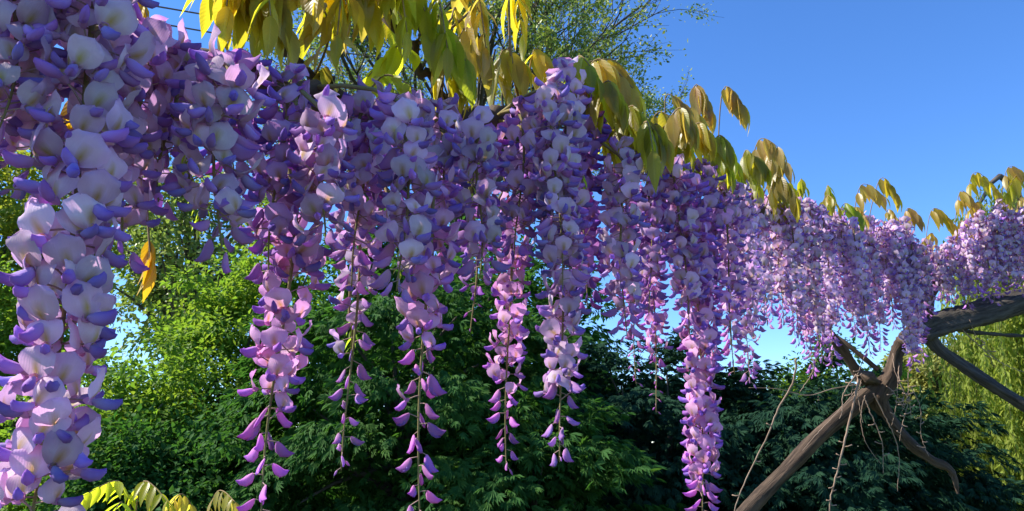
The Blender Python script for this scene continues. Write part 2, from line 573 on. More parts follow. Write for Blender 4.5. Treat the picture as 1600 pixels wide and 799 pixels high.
def spray_shrub(name, label, cat, base, height, rx, ry, mat, n_spray, per, leaf, seed, group=None, zlow=0.1, trunk_r=0.06, bough=90):
    """an evergreen whose narrow leaves hang in fans from drooping boughs"""
    global rng
    rng = np.random.default_rng(seed)
    root = thing(name, Vector(base), label, cat, group)
    cz = zlow + (height - zlow) * 0.42
    # boughs: points on an uneven dome
    u = rand_unit(bough)
    u[:, 2] = np.abs(u[:, 2]) * 1.15 - 0.38
    u = unit(u)
    lob = rng.uniform(0.72, 1.08, bough)
    up = height - cz
    C = u * lob[:, None] * np.array([rx, ry, up]) + np.array([0, 0, cz])
    low = u[:, 2] < 0
    C[low, 2] = cz + u[low, 2] * lob[low] * (cz - zlow)
    v, q, t = limbs_to((0, 0, 0), [tuple(c * np.array([0.8, 0.8, 0.9])) for c in C[:30]], height * 0.55, trunk_r, seed)
    link('trunk', np_mesh('trunk', v, q, MAT_TREEBARK, smooth=True, tube=t), root)
    # sprays lie on tongues that hang outwards and down from each bough point
    bi = rng.integers(0, bough, n_spray)
    outw = unit(u * np.array([1, 1, 0.4]))
    side = unit(np.cross(outw, np.array([0, 0, 1.0])))
    s = rng.uniform(-0.6, 1.0, n_spray)
    k = rng.normal(size=n_spray) * 0.42
    size = 0.34 * rng.uniform(0.7, 1.3, bough)[bi]
    P = C[bi] + outw[bi] * (s * size)[:, None] + side[bi] * (k * size)[:, None] * (1 - 0.4 * np.maximum(s, 0))[:, None]
    P[:, 2] -= size * (0.55 * np.maximum(s, 0) ** 2 + 0.35 * k ** 2) + rng.random(n_spray) * 0.10
    # some fill inside
    nin = n_spray // 4
    P[:nin] = unit(rng.normal(size=(nin, 3))) * np.array([rx, ry, up]) * (0.72 * rng.random(nin) ** 0.4)[:, None] + np.array([0, 0, cz])
    P[:, 2] = np.maximum(P[:, 2], 0.05)
    sd_ = unit(outw[bi] * 0.75 + side[bi] * (k * 0.9)[:, None] + rng.normal(size=(n_spray, 3)) * 0.25 - np.array([0, 0, 0.55]))
    sn = unit(outw[bi] * 0.7 + np.array([0, 0, 0.7]) + rng.normal(size=(n_spray, 3)) * 0.35)
    ss = unit(np.cross(sd_, sn))
    fan = np.linspace(-1, 1, per)
    i = np.repeat(np.arange(n_spray), per)
    f = np.tile(fan, n_spray) + rng.normal(size=n_spray * per) * 0.08
    D = unit(sd_[i] * np.cos(f * 0.95)[:, None] + ss[i] * np.sin(f * 0.95)[:, None] - np.array([0, 0, 0.22]) * np.abs(f)[:, None])
    L = leaf * (1.15 - 0.45 * np.abs(f)) * rng.uniform(0.75, 1.2, n_spray)[i]
    PP = P[i] + sd_[i] * (rng.random(n_spray * per) * 0.02)[:, None]
    V, T, pc = leaf_cloud(PP, D, sn[i], L, L * 0.115, np.clip(rng.random(n_spray)[i] * 0.8 + rng.random(n_spray * per) * 0.2, 0, 1))
    link('crown', np_mesh('crown', V, T, mat, pc), root)
    return root


def ground_at(px, d):
    p = at(px, 400, d)
    return (p.x, p.y, 0.0)


def h_at(px, py, d):
    """height above ground of the point on row py over ground_at(px, d)"""
    return z_at(at(px, 400, d).y, py)


# bright trees on the left
clump_tree('leafy_tree', 'sunlit bright green bushy tree beside the dark feathery shrub', 'tree', ground_at(385, 8.0), h_at(385, 392, 8.0), 0.85, 0.9, 0.3, MAT_BRIGHT, 230, 190, 0.062, 3, 0.26, 0.35, 0.08)
clump_tree('leafy_tree', 'lower rounded bright green bush in front of the bare sky gap', 'bush', ground_at(225, 7.0), h_at(225, 545, 7.0), 0.95, 0.8, 0.2, MAT_BRIGHT, 210, 180, 0.055, 4, 0.24, 0.35, 0.07)
clump_tree('leafy_tree', 'shaded mid green bush filling the space under the bright trees', 'bush', ground_at(290, 6.2), h_at(290, 640, 6.2), 0.8, 0.6, 0.1, MAT_DARK, 170, 150, 0.055, 5, 0.24, 0.5, 0.06)
clump_tree('leafy_tree', 'yellow green tree glimpsed behind the pale wisteria raceme', 'tree', ground_at(-20, 9.0), h_at(-20, 190, 9.0), 1.3, 1.2, 0.6, MAT_LIME, 260, 150, 0.075, 6, 0.36, 0.3, 0.11)
clump_tree('leafy_tree', 'tall loose yellow green tree with pale sky showing through', 'tree', ground_at(300, 17.0), h_at(300, 235, 17.0), 2.2, 2.0, 3.3, MAT_SPARSE, 190, 70, 0.13, 7, 0.50, 0.3, 0.14, 0.5, None, 60, 0.3)
clump_tree('leafy_tree', 'small green tree at the edge of the sunlit bushes', 'tree', ground_at(60, 8.2), h_at(60, 470, 8.2), 1.0, 0.9, 0.2, MAT_BRIGHT, 170, 150, 0.06, 8, 0.27, 0.35, 0.07)
clump_tree('leafy_tree', 'mid green tree closing the view behind the feathery dark shrub', 'tree', ground_at(690, 10.5), h_at(690, 385, 10.5), 2.1, 1.2, 0.4, MAT_DARK, 320, 150, 0.09, 9, 0.42, 0.35, 0.11)
clump_tree('leafy_tree', 'dark bush closing the gap between the almost black shrub and its neighbours', 'bush', ground_at(1010, 12.5), h_at(1010, 575, 12.5), 2.3, 1.0, 0.1, MAT_DEEP, 260, 130, 0.10, 10, 0.42, 0.35, 0.09)
# dark feathery evergreens in the middle
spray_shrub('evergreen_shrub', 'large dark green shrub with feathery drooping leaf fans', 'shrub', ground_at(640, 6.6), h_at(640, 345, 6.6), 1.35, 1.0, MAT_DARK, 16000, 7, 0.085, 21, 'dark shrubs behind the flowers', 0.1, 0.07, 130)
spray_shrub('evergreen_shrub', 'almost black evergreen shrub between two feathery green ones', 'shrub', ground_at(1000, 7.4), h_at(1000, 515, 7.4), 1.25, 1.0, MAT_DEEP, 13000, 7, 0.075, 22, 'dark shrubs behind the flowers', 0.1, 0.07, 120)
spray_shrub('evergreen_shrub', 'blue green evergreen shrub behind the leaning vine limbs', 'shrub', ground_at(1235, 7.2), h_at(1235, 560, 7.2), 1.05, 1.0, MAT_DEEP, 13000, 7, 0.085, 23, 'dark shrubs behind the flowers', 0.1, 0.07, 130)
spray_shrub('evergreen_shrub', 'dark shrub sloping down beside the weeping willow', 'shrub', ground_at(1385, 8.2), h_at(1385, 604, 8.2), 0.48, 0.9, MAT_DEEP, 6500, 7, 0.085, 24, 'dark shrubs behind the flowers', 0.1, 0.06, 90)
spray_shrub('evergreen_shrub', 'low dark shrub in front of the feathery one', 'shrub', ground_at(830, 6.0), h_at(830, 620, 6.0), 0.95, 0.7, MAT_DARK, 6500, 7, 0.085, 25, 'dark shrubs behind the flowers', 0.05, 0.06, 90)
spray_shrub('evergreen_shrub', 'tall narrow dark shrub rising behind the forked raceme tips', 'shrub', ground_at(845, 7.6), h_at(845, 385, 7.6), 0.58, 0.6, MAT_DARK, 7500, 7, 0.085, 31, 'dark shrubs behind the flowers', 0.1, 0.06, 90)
clump_tree('leafy_tree', 'small green treetop rising over the dark shrubs under the blossoms', 'tree', ground_at(1275, 11.5), h_at(1275, 558, 11.5), 0.9, 0.9, 0.5, MAT_BRIGHT, 120, 130, 0.085, 26, 0.30, 0.3, 0.08)
clump_tree('leafy_tree', 'lit green bush between the dark shrub and the willow', 'bush', ground_at(1478, 10.5), h_at(1478, 610, 10.5), 0.55, 0.6, 0.2, MAT_LIME, 130, 130, 0.07, 27, 0.22, 0.3, 0.06)
clump_tree('olive_tree', 'pale yellow green round tree far behind the forked trunk', 'tree', ground_at(1445, 26.0), h_at(1445, 540, 26.0), 1.75, 1.7, 2.2, MAT_OLIVE, 230, 110, 0.14, 28, 0.42, 0.25, 0.14, 0.6, None, 60, 0.25)
clump_tree('leafy_tree', 'far low tree line bush below the pale sky gap', 'tree', ground_at(1150, 24.0), h_at(1150, 590, 24.0), 2.4, 2.0, 0.4, MAT_DARK, 200, 100, 0.16, 29, 0.5, 0.3, 0.12)
clump_tree('leafy_tree', 'second far tree in the low tree line behind the shrubs', 'tree', ground_at(1560, 30.0), h_at(1560, 600, 30.0), 3.0, 2.2, 0.4, MAT_LIME, 200, 100, 0.18, 30, 0.55, 0.3, 0.12)


def sparse_tree(name, label, base, seed, trunk_h, trunk_r, mat, leaf, levels=4, spread=0.62, first=2.6, leaves_per=34, lean=(0, 0), nfirst=7):
    """an open tree: recursive branching, small leaves along the outer twigs"""
    global rng
    rng = np.random.default_rng(seed)
    rs = random.Random(seed)
    root = thing(name, Vector(base), label, 'tree')
    parts, tips = [], []
    top = Vector((lean[0], lean[1], trunk_h))
    p, r = smooth_path([Vector((0, 0, -0.1)), top * 0.5 + Vector((0.1, 0, 0)), top], [trunk_r * 1.3, trunk_r, trunk_r * 0.75], 10)
    parts.append(tube_geo(p, r, 8, 0.08, 0.03, seed))

    def grow(s, d, L, r, lev):
        mid = s + d * L * 0.5 + Vector((rs.uniform(-1, 1), rs.uniform(-1, 1), rs.uniform(-0.3, 1))) * L * 0.06
        e = s + d * L + Vector((rs.uniform(-1, 1), rs.uniform(-1, 1), rs.uniform(-0.4, 0.8))) * L * 0.10
        p, rr = smooth_path([s, mid, e], [r, r * 0.75, r * 0.5], 4)
        parts.append(tube_geo(p, rr, 5 if lev < 3 else 3, 0, 0, 0))
        if lev >= levels - 1:
            tips.append((s, mid, e))
        if lev >= levels:
            return
        for k in range(3 if lev < levels - 1 else 4):
            a = rs.uniform(0, 6.28)
            ax = d.orthogonal().normalized()
            ax.rotate(Quaternion(d, a))
            nd = (d + ax * rs.uniform(0.4, 1.0) * spread * 1.3 + Vector((0, 0, 0.12))).normalized()
            st = s.lerp(e, rs.uniform(0.45, 1.0))
            grow(st, nd, L * rs.uniform(0.52, 0.75), r * 0.5, lev + 1)

    for k in range(nfirst):
        a = 6.28 * k / nfirst + rs.uniform(-.3, .3)
        d = Vector((math.cos(a) * spread, math.sin(a) * spread, rs.uniform(0.35, 1.0))).normalized()
        grow(top * rs.uniform(0.72, 1.0), d, first * rs.uniform(0.8, 1.15), trunk_r * 0.42, 1)
    v, q, t = join_geo(parts)
    link('trunk', np_mesh('trunk', v, q, MAT_TREEBARK, smooth=True, tube=t), root)
    nt_ = len(tips)
    A = np.array([tuple(t[0]) for t in tips]); B = np.array([tuple(t[2]) for t in tips])
    i = np.repeat(np.arange(nt_), leaves_per)
    n = len(i)
    s = rng.random(n)[:, None]
    P = A[i] * (1 - s) + B[i] * s + rng.normal(size=(n, 3)) * leaf * 0.9
    D = unit(unit(B - A)[i] * 0.5 + rng.normal(size=(n, 3)) * 0.8)
    L = leaf * rng.uniform(0.6, 1.3, n)
    V, T, pc = leaf_cloud(P, D, rand_unit(n), L, L * 0.30, rng.random(n))
    link('crown', np_mesh('crown', V, T, mat, pc), root)
    return root


sparse_tree('spring_tree', 'tall open tree with thin branches and sparse spring leaves against the sky', ground_at(700, 14.0), 47, 6.0, 0.17, MAT_SPARSE, 0.072, 5, 0.70, 3.1, 17, (0.2, 0), 24)


def willow(name, label, base, seed, height, rad, zlow):
    global rng
    rng = np.random.default_rng(seed)
    rs = random.Random(seed)
    root = thing(name, Vector(base), label, 'tree')
    parts = []
    p, r = smooth_path([Vector((0, 0, -0.1)), Vector((0.05, 0, height * 0.35)), Vector((0.0, 0.1, height * 0.7))], [0.22, 0.17, 0.12], 10)
    parts.append(tube_geo(p, r, 8, 0.12, 0.04, seed))
    starts = []
    for k in range(26):
        a = 6.28 * k / 26 + rs.uniform(-.1, .1)
        rr = rad * rs.uniform(0.45, 1.0)
        e = Vector((math.cos(a) * rr, math.sin(a) * rr, height * rs.uniform(0.72, 0.97)))
        m = Vector((e.x * 0.55, e.y * 0.55, height * rs.uniform(0.85, 1.0)))
        s = Vector((0, 0, height * rs.uniform(0.4, 0.7)))
        p, r = smooth_path([s, m, e], [0.07, 0.045, 0.012], 8)
        parts.append(tube_geo(p, r, 5, 0, 0, 0))
        for _ in range(42):
            u = rs.uniform(0.35, 1.0)
            q = s.lerp(m, u * 2) if u < 0.5 else m.lerp(e, u * 2 - 1)
            starts.append(q + Vector((rs.gauss(0, .16), rs.gauss(0, .16), rs.gauss(0, .08))))
    ns = len(starts)
    S = np.array([tuple(s) for s in starts])
    low = zlow + np.abs(rng.normal(size=ns)) * 0.55
    low = np.minimum(low, S[:, 2] - 0.4)
    outw = unit(S * np.array([1, 1, 0]))
    sway = rng.normal(size=(ns, 3)) * np.array([0.10, 0.10, 0])
    tt = np.linspace(0, 1, 9)
    for i in range(0, ns, 2):
        pts = [Vector(S[i] + outw[i] * 0.18 * math.sin(t * 1.4) + sway[i] * t * t + np.array([0, 0, (low[i] - S[i, 2]) * t])) for t in tt]
        parts.append(tube_geo(pts, [0.004 * (1 - 0.7 * t) for t in tt], 3))
    v, q, t = join_geo(parts)
    link('trunk', np_mesh('trunk', v, q, MAT_TREEBARK, smooth=True, tube=t), root)
    per = 150
    i = np.repeat(np.arange(ns), per)
    n = len(i)
    u = rng.random(n) ** 0.9
    P = S[i] + outw[i] * (0.18 * np.sin(u * 1.4))[:, None] + sway[i] * (u * u)[:, None]
    P[:, 2] += (low[i] - S[i, 2]) * u
    P += rng.normal(size=(n, 3)) * 0.016
    D = unit(np.array([0, 0, -1.0]) + rng.normal(size=(n, 3)) * 0.38)
    L = 0.085 * rng.uniform(0.6, 1.2, n)
    V, T, pc = leaf_cloud(P, D, rand_unit(n), L, L * 0.16, np.clip(rng.random(n) * 0.5 + 0.5 * rng.random(ns)[i], 0, 1))
    link('crown', np_mesh('crown', V, T, MAT_WILLOW, pc), root)
    return root


willow('weeping_willow', 'yellow green weeping willow with long hanging strands beside the log', ground_at(1672, 9.0), 51, h_at(1672, 290, 9.0), 1.45, 0.9)

# ------------------------------------------------------------------ the gnarled trunk with its limbs, and the vine stems
TR = thing('old_wisteria', at(1362, 615, 2.75), 'old grey brown wisteria trunk forking into bare leaning limbs', 'tree')
TO = TR.location.copy()


def limb(name, px, rad, mat, n=30, seg=14, seed=1, rough=0.10, knob=0.05):
    pts = [at(*p) if len(p) == 3 else Vector(p[:3]) for p in px]
    return stem_obj(name, pts, rad, mat, TR, n * 2, seg + 6, rough * 2.2, knob * 2.2, seed, TO, 0.64)


foot = at(1050, 925, 2.55)
foot2 = at(1010, 1000, 2.55)
g0 = Vector((foot2.x - 0.05, foot2.y, -0.08))
ft = [(1392, 590, 2.77), (1358, 615, 2.75), (1290, 672, 2.72), (1225, 738, 2.69), (1165, 802, 2.66), (1110, 870, 2.62)]
pp = [at(*p) for p in ft] + [Vector((foot.x, foot.y, foot.z - 0.05)), Vector((foot2.x, foot2.y, 0.55)), g0]
stem_obj('trunk', pp, [0.022, 0.046, 0.044, 0.042, 0.044, 0.048, 0.055, 0.065, 0.085], MAT_BARK, TR, 110, 20, 0.13, 0.07, 3, TO, 0.60)
limb('limb', [(1385, 648, 2.745), (1374, 622, 2.75), (1390, 588, 2.76), (1402, 548, 2.78), (1428, 522, 2.80), (1450, 512, 2.82)], [0.022, 0.048, 0.046, 0.040, 0.042, 0.050], MAT_BARK, seed=4, rough=0.14, knob=0.10)
limb('log', [(1436, 522, 2.80), (1470, 507, 2.82), (1530, 492, 2.85), (1600, 470, 2.9), (1690, 440, 2.95), (1800, 405, 3.0)], [0.060, 0.074, 0.070, 0.068, 0.068, 0.068], MAT_LOG, 40, 16, 5, 0.10, 0.03)
limb('limb', [(1448, 518, 2.82), (1466, 545, 2.80), (1500, 570, 2.78), (1545, 598, 2.74), (1605, 636, 2.70), (1700, 690, 2.65), (1850, 790, 2.6)], [0.040, 0.036, 0.030, 0.034, 0.036, 0.036, 0.036], MAT_LOG, 40, 14, 6, 0.10, 0.06)
limb('limb', [(1358, 592, 2.76), (1385, 645, 2.74), (1420, 690, 2.72), (1455, 718, 2.71), (1486, 736, 2.70), (1497, 772, 2.69)], [0.040, 0.031, 0.028, 0.024, 0.019, 0.006], MAT_BARK, 36, 12, 7, 0.10, 0.05)
limb('limb', [(1350, 596, 2.76), (1338, 580, 2.75), (1315, 545, 2.73), (1290, 512, 2.70), (1272, 490, 2.66), (1255, 440, 2.6)], [0.036, 0.030, 0.026, 0.023, 0.02, 0.016], MAT_BARK, 30, 12, 8, 0.10, 0.05)
limb('limb', [(1372, 578, 2.77), (1345, 556, 2.79), (1318, 534, 2.82), (1295, 515, 2.85), (1280, 480, 2.86)], [0.016, 0.013, 0.012, 0.011, 0.009], MAT_BARK, 24, 10, 9, 0.08, 0.05)
limb('limb', [(1480, 512, 2.84), (1520, 519, 2.84), (1560, 523, 2.85), (1610, 526, 2.86), (1700, 535, 2.9)], [0.011, 0.012, 0.010, 0.010, 0.01], MAT_LOG, 24, 10, 10, 0.08, 0.08)
limb('limb', [(1430, 520, 2.80), (1440, 480, 2.84), (1452, 440, 2.86), (1470, 405, 2.88)], [0.030, 0.022, 0.018, 0.012], MAT_BARK, 20, 10, 11, 0.10, 0.05)
# gnarled knots round the fork
limb('knot', [(1340, 580, 2.74), (1358, 590, 2.71), (1375, 600, 2.73)], [0.004, 0.036, 0.004], MAT_BARK, 12, 14, 12, 0.06, 0.03)
limb('knot', [(1400, 528, 2.77), (1418, 532, 2.74), (1440, 524, 2.76)], [0.004, 0.038, 0.004], MAT_BARK, 12, 14, 13, 0.06, 0.03)

VINES = []                         # sampled points of the vine stems, for stalks to spring from


def vine(label, px, rad, seed, n=60, mat=None):
    pts, rr = smooth_path([at(*p) for p in px], rad, n)
    rs = random.Random(seed)
    pts = [p + Vector((rs.gauss(0, 1), rs.gauss(0, 1), rs.gauss(0, 1))) * 0.004 for p in pts]
    v, q, t = tube_geo(pts, rr, 8, 0.10, 0.08, seed)
    o = link('vine_stem', np_mesh('vine_stem', v - np.array(tuple(pts[0])), q, mat or MAT_VINE, smooth=True, tube=t))
    o.location = pts[0]
    tag(o, label, 'vine')
    VINES.extend(pts)
    return o


vine('thick dark vine stem running inside the blossoms to the forked trunk',
     [(-180, 0, .62), (40, 30, .64), (200, 82, .68), (330, 100, .74), (440, 135, .80), (560, 175, .88), (700, 190, .98), (820, 175, 1.08), (930, 200, 1.22), (1050, 262, 1.45), (1140, 310, 1.80), (1200, 335, 2.15), (1300, 365, 2.46), (1380, 400, 2.66), (1425, 470, 2.80), (1436, 520, 2.80)],
     [.010, .010, .010, .011, .011, .012, .012, .013, .014, .015, .017, .018, .020, .022, .026, .03], 61, 120)
vine('vine stem climbing off the log into the farthest blossoms',
     [(1440, 520, 2.80), (1462, 440, 2.88), (1500, 385, 2.92), (1560, 352, 2.94), (1640, 335, 2.95), (1760, 330, 2.95)], [.022, .018, .014, .012, .011, .010], 62, 40)
vine('thin dark vine stem arching up through the yellow leaves',
     [(560, 172, .88), (492, 121, .86), (455, 93, .85), (420, 40, .85), (400, -30, .86), (380, -120, .9)], [.008, .006, .0055, .005, .005, .005], 63, 40)
vine('thin vine stem rising off the top beside the tall tree',
     [(720, 188, 1.0), (690, 150, .98), (650, 90, .96), (600, 10, .95), (560, -70, .95), (480, -110, .95), (300, -70, .85), (180, -90, .75)], [.007, .006, .006, .005, .005, .005, .005, .004], 64, 60)


def nearest_vine(p):
    return min(VINES, key=lambda q: (q - p).length_squared)


# ------------------------------------------------------------------ wisteria florets (shared meshes)
def ring_body(spine, hw, hh, seg=6):
    """closed body: rings along spine (in the XZ plane), half width hw (Y) and half height hh; returns verts, quads, t"""
    V, Q, T = [], [], []
    n = len(spine)
    for i, (x, z) in enumerate(spine):
        x0, z0 = spine[max(i - 1, 0)]; x1, z1 = spine[min(i + 1, n - 1)]
        l = math.hypot(x1 - x0, z1 - z0)
        nx, nz = -(z1 - z0) / l, (x1 - x0) / l
        for j in range(seg):
            a = 2 * math.pi * j / seg
            V.append((x + nx * hh[i] * math.cos(a), hw[i] * math.sin(a), z + nz * hh[i] * math.cos(a)))
            T.append((i / (n - 1), 0.5 - 0.5 * math.cos(a)))
    for i in range(n - 1):
        for j in range(seg):
            k = (j + 1) % seg
            Q.append((i * seg + j, i * seg + k, (i + 1) * seg + k, (i + 1) * seg + j))
    return V, Q, T


def multi_mesh(name, bits):
    """bits: (verts, quads, pc pairs, material); one mesh, several materials"""
    V, Q, PC, MI, mats, o = [], [], [], [], [], 0
    for v, q, pc, mat in bits:
        if mat not in mats:
            mats.append(mat)
        V += [tuple(x) for x in v]
        Q += [tuple(i + o for i in f) for f in q]
        PC += [(p[0], p[1], 0) for p in pc]
        MI += [mats.index(mat)] * len(q)
        o += len(v)
    me = np_mesh(name, V, Q, mats[0], np.array(PC), True, V)
    for m in mats[1:]:
        me.materials.append(m)
    me.polygons.foreach_set('material_index', np.array(MI, dtype=np.int32))
    return me


def pedicel_bits(L, rise, calyx, rs):
    pts = [(0, 0, 0), (L * 0.5, rs.uniform(-.001, .001), rise * 0.75), (L, 0, rise)]
    p, r = smooth_path(pts, [.0008, .0006, .0007], 3)
    v, q, t = tube_geo(p, r, 4)
    bits = [([tuple(x) for x in v], [tuple(x) for x in q], [(0, 0)] * len(v), MAT_PEDICEL)]
    if calyx:
        cv, cq, ct = ring_body([(L - .001, rise), (L + .0015, rise), (L + .005, rise)], [.0008, .0027, .0034], [.0008, .0025, .003], 6)
        bits.append((cv, cq, [(0.1, 0.6)] * len(cv), MAT_HALF))
    return bits


def banner_bits(L, rise, rs, fold=0.35, lean=0.0, size=1.0, fine=False):
    vs = [0, .13, .32, .54, .75, .91, 1.0]
    ws = [.24, .55, .84, 1.0, .93, .66, .26]
    us = [-1, -.55, 0, .55, 1]
    if fine:
        vs = [0, .06, .14, .25, .38, .52, .66, .78, .87, .94, .98, 1.0]
        ws = [.24, .44, .65, .84, .96, 1.0, .97, .87, .71, .50, .31, .09]
        us = [-1, -.86, -.6, -.3, 0, .3, .6, .86, 1]
    H = .0238 * size * rs.uniform(.93, 1.08)
    W = .0122 * size * rs.uniform(.92, 1.12)
    tw = rs.uniform(-.25, .25)
    V, PC, Q = [], [], []
    for i, v in enumerate(vs):
        for u in us:
            y = u * W * ws[i]
            z = H * v - .0018 * abs(u) * (v > .8)
            # springs forward, then curls back; rim swept back, soft crease in the middle
            x = .006 * math.sin(min(v * 2.2, 1.57)) - .006 * max(v - .25, 0) ** 1.5 + lean * v * H
            x += -fold * .010 * abs(u) ** 1.5 * ws[i] + .0010 * math.sin(u * 4 + v * 6 + tw * 30) + .0010 * abs(u) * math.sin(v * 9 + tw * 50)
            yy = y * math.cos(tw * v) - 0
            xx = x + y * math.sin(tw * v)
            V.append((L + .003 + xx, yy, rise + z * .96))
            PC.append((v, abs(u)))
    k = len(us)
    for i in range(len(vs) - 1):
        for j in range(k - 1):
            Q.append((i * k + j, i * k + j + 1, (i + 1) * k + j + 1, (i + 1) * k + j))
    return [(V, Q, PC, MAT_BANNER)]


def keel_bits(L, rise, rs, yaw, size=1.0, drop=0.0):
    s = size * rs.uniform(.78, 1.0)
    sp = [(0, .0005), (.004, -.0010 - drop * .2), (.009, -.0022 - drop * .5), (.0140, -.0018 - drop * .8), (.0175, .0008 - drop), (.0185, .0026 - drop)]
    hw = [.0012, .0034, .0042, .0036, .0019, .0002]
    hh = [.0016, .0038, .0046, .0040, .0021, .0002]
    v, q, t = ring_body([(x * s, z * s) for x, z in sp], [h * s for h in hw], [h * s for h in hh], 6)
    c, sn = math.cos(yaw), math.sin(yaw)
    v = [(L + .004 + x * c - y * sn, x * sn + y * c, rise - .0005 + z) for x, y, z in v]
    return [(v, q, t, MAT_KEEL)]


OPEN, OPEN_NEAR, OPEN_FAR, HALF, BUD = [], [], [], [], []
for k in range(12):
    rs = random.Random(100 + k)
    L = rs.uniform(.013, .019)
    rise = rs.uniform(.000, .004)
    yaw = rs.uniform(-.45, .45)
    fold = rs.choice([.0, .12, .25, .55])
    lean = rs.uniform(-.25, .25)
    st = rs.getstate()
    a = pedicel_bits(L, rise, True, rs) + banner_bits(L, rise, rs, fold, lean)
    rs2 = random.Random(); rs2.setstate(st)
    af = pedicel_bits(L, rise, True, rs2) + banner_bits(L, rise, rs2, fold, lean, 1.0, True)
    kb = keel_bits(L, rise, rs, yaw, 1.0, rs.uniform(-.002, .006))
    OPEN.append(multi_mesh('flower', a + kb))
    OPEN_FAR.append(multi_mesh('flower', a + keel_bits(L, rise, random.Random(k), yaw, .62, .001)))
    OPEN_NEAR.append((multi_mesh('flower', af), multi_mesh('keel', kb)))
for k in range(5):
    rs = random.Random(200 + k)
    L = rs.uniform(.011, .016)
    rise = rs.uniform(-.001, .003)
    s = rs.uniform(.9, 1.12)
    cur = rs.uniform(.6, 1.3)
    sp = [(0, .0005), (.0018, -.0030), (.0048, -.0075), (.0098, -.0115), (.0160, -.0130 + .0010 * cur), (.0222, -.0130 + .0036 * cur)]
    v, q, t = ring_body([(L + x * s, rise + z * s) for x, z in sp], [.0008, .0018, .0023, .0020, .0012, .0002],
                        [.0012, .0040 * s, .0060 * s, .0060 * s, .0036 * s, .0003], 6)
    bits = [(v, q, t, MAT_HALF)]
    if k % 2 == 0:
        # the keel shows below the folded banner
        sp2 = [(.001, -.002), (.0025, -.0075), (.0055, -.0125), (.0100, -.0160), (.0145, -.0172)]
        v2, q2, t2 = ring_body([(L + x * s, rise + z * s) for x, z in sp2], [.0008, .0020, .0022, .0015, .0002], [.001, .0028, .0034, .0024, .0003], 6)
        bits.append((v2, q2, t2, MAT_KEEL))
    HALF.append(multi_mesh('flower', pedicel_bits(L, rise, False, rs) + bits))
for k in range(3):
    rs = random.Random(300 + k)
    L = rs.uniform(.006, .010)
    sp = [(0, 0), (.0025, -.0012), (.006, -.003), (.010, -.0045)]
    v, q, t = ring_body([(L + x, .0005 + z) for x, z in sp], [.0006, .0014, .0014, .0002], [.0007, .0018, .0018, .0002], 5)
    BUD.append(multi_mesh('bud', pedicel_bits(L, .0005, False, rs) + [(v, q, t, MAT_HALF)]))

GA = math.radians(137.5)
NFLOWERS = 0


def raceme(px, py0, py1, d, label, group=None, tail=0.2, tint=(1, 1, 1), step=.0046, near=False, seed=0, width=1.0, bend=0.0, closed=0.0, bare=0.0):
    """one hanging flower cluster; tail = lower share with folded flowers set apart, bare = share at the tip with buds only"""
    global NFLOWERS
    rs = random.Random(seed * 7 + 13)
    top = at(px, py0, d)
    L = top.z - z_at(top.y, py1)
    root = thing('wisteria_raceme', top, label, 'flower cluster', group)
    ba = rs.uniform(0, 6.28)
    bx, by = math.cos(ba) * bend, math.sin(ba) * bend
    wob = rs.uniform(0, 6.28)

    def axis(s):
        return Vector((bx * s * s * L + .004 * math.sin(5 * s + wob), by * s * s * L + .004 * math.cos(4 * s + wob) - .004, -L * s))

    # stalk from the vine
    nv = nearest_vine(top) - top
    nz = 14
    pts = [nv, nv * 0.45 + Vector((0, 0, 0.012)), axis(0.0)] + [axis((i + 1) / nz) for i in range(nz)]
    rad = [.0026, .0024, .0022] + [.0021 - .0014 * (i + 1) / nz for i in range(nz)]
    p, r = smooth_path(pts, rad, 26)
    v, q, t = tube_geo(p, r, 6)
    link('stalk', np_mesh('stalk', v, q, MAT_RACHIS, smooth=True, tube=t), root)
    s = 0.0
    k = 0
    phi = rs.uniform(0, 6.28)
    while s < 1.0:
        pos = axis(s)
        phi += GA + rs.uniform(-.35, .35)
        in_tail = s > 1 - tail
        q_ = (s - (1 - tail)) / max(tail, 1e-3) if in_tail else 0.0
        if s > 1 - bare:
            me = rs.choice(BUD); sz = rs.uniform(.8, 1.2); pitch = rs.uniform(.0, .5); kind = 2
        elif in_tail and (q_ > 0.93):
            me = rs.choice(BUD); sz = rs.uniform(.8, 1.3); pitch = rs.uniform(.1, .7); kind = 2
        elif in_tail and rs.random() < 0.35 + 1.6 * q_ or rs.random() < closed:
            me = rs.choice(HALF); sz = rs.uniform(.82, 1.08) * (1 - 0.25 * q_ ** 2); pitch = rs.uniform(-.35, .45) + .2 * q_; kind = 1
        else:
            kk = rs.randrange(len(OPEN))
            me = OPEN_NEAR[kk][0] if near else (OPEN_FAR[kk] if d > 1.6 else OPEN[kk])
            sz = rs.uniform(.86, 1.1); pitch = rs.uniform(-.6, .55); kind = 0
        sz *= width * (0.93 if s < .06 else 1.0) * (1.04 - .22 * s if L < .6 else 1.0)
        # florets at the very top tilt upwards
        pitch -= 0.7 * max(0, .10 - s) / .10
        o = bpy.data.objects.new('bud' if kind == 2 else 'flower', me)
        COL.objects.link(o)
        o.parent = root
        o.matrix_basis = (Matrix.Translation(pos) @ Matrix.Rotation(phi, 4, 'Z') @ Matrix.Rotation(pitch, 4, 'Y')
                          @ Matrix.Rotation(rs.uniform(-.6, .6), 4, 'X') @ Matrix.Scale(sz, 4))
        dv = rs.uniform(.88, 1.08)
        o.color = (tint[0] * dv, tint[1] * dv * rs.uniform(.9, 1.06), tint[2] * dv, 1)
        if kind == 0 and near:
            c = bpy.data.objects.new('keel', OPEN_NEAR[kk][1])
            COL.objects.link(c)
            c.parent = o
            c.color = o.color
            NFLOWERS += 1
        NFLOWERS += 1
        gap = step * rs.uniform(.75, 1.25)
        if in_tail:
            gap *= 1 + 0.9 * min(q_ * 1.6, 1)
        s += gap / L
        k += 1
    return root


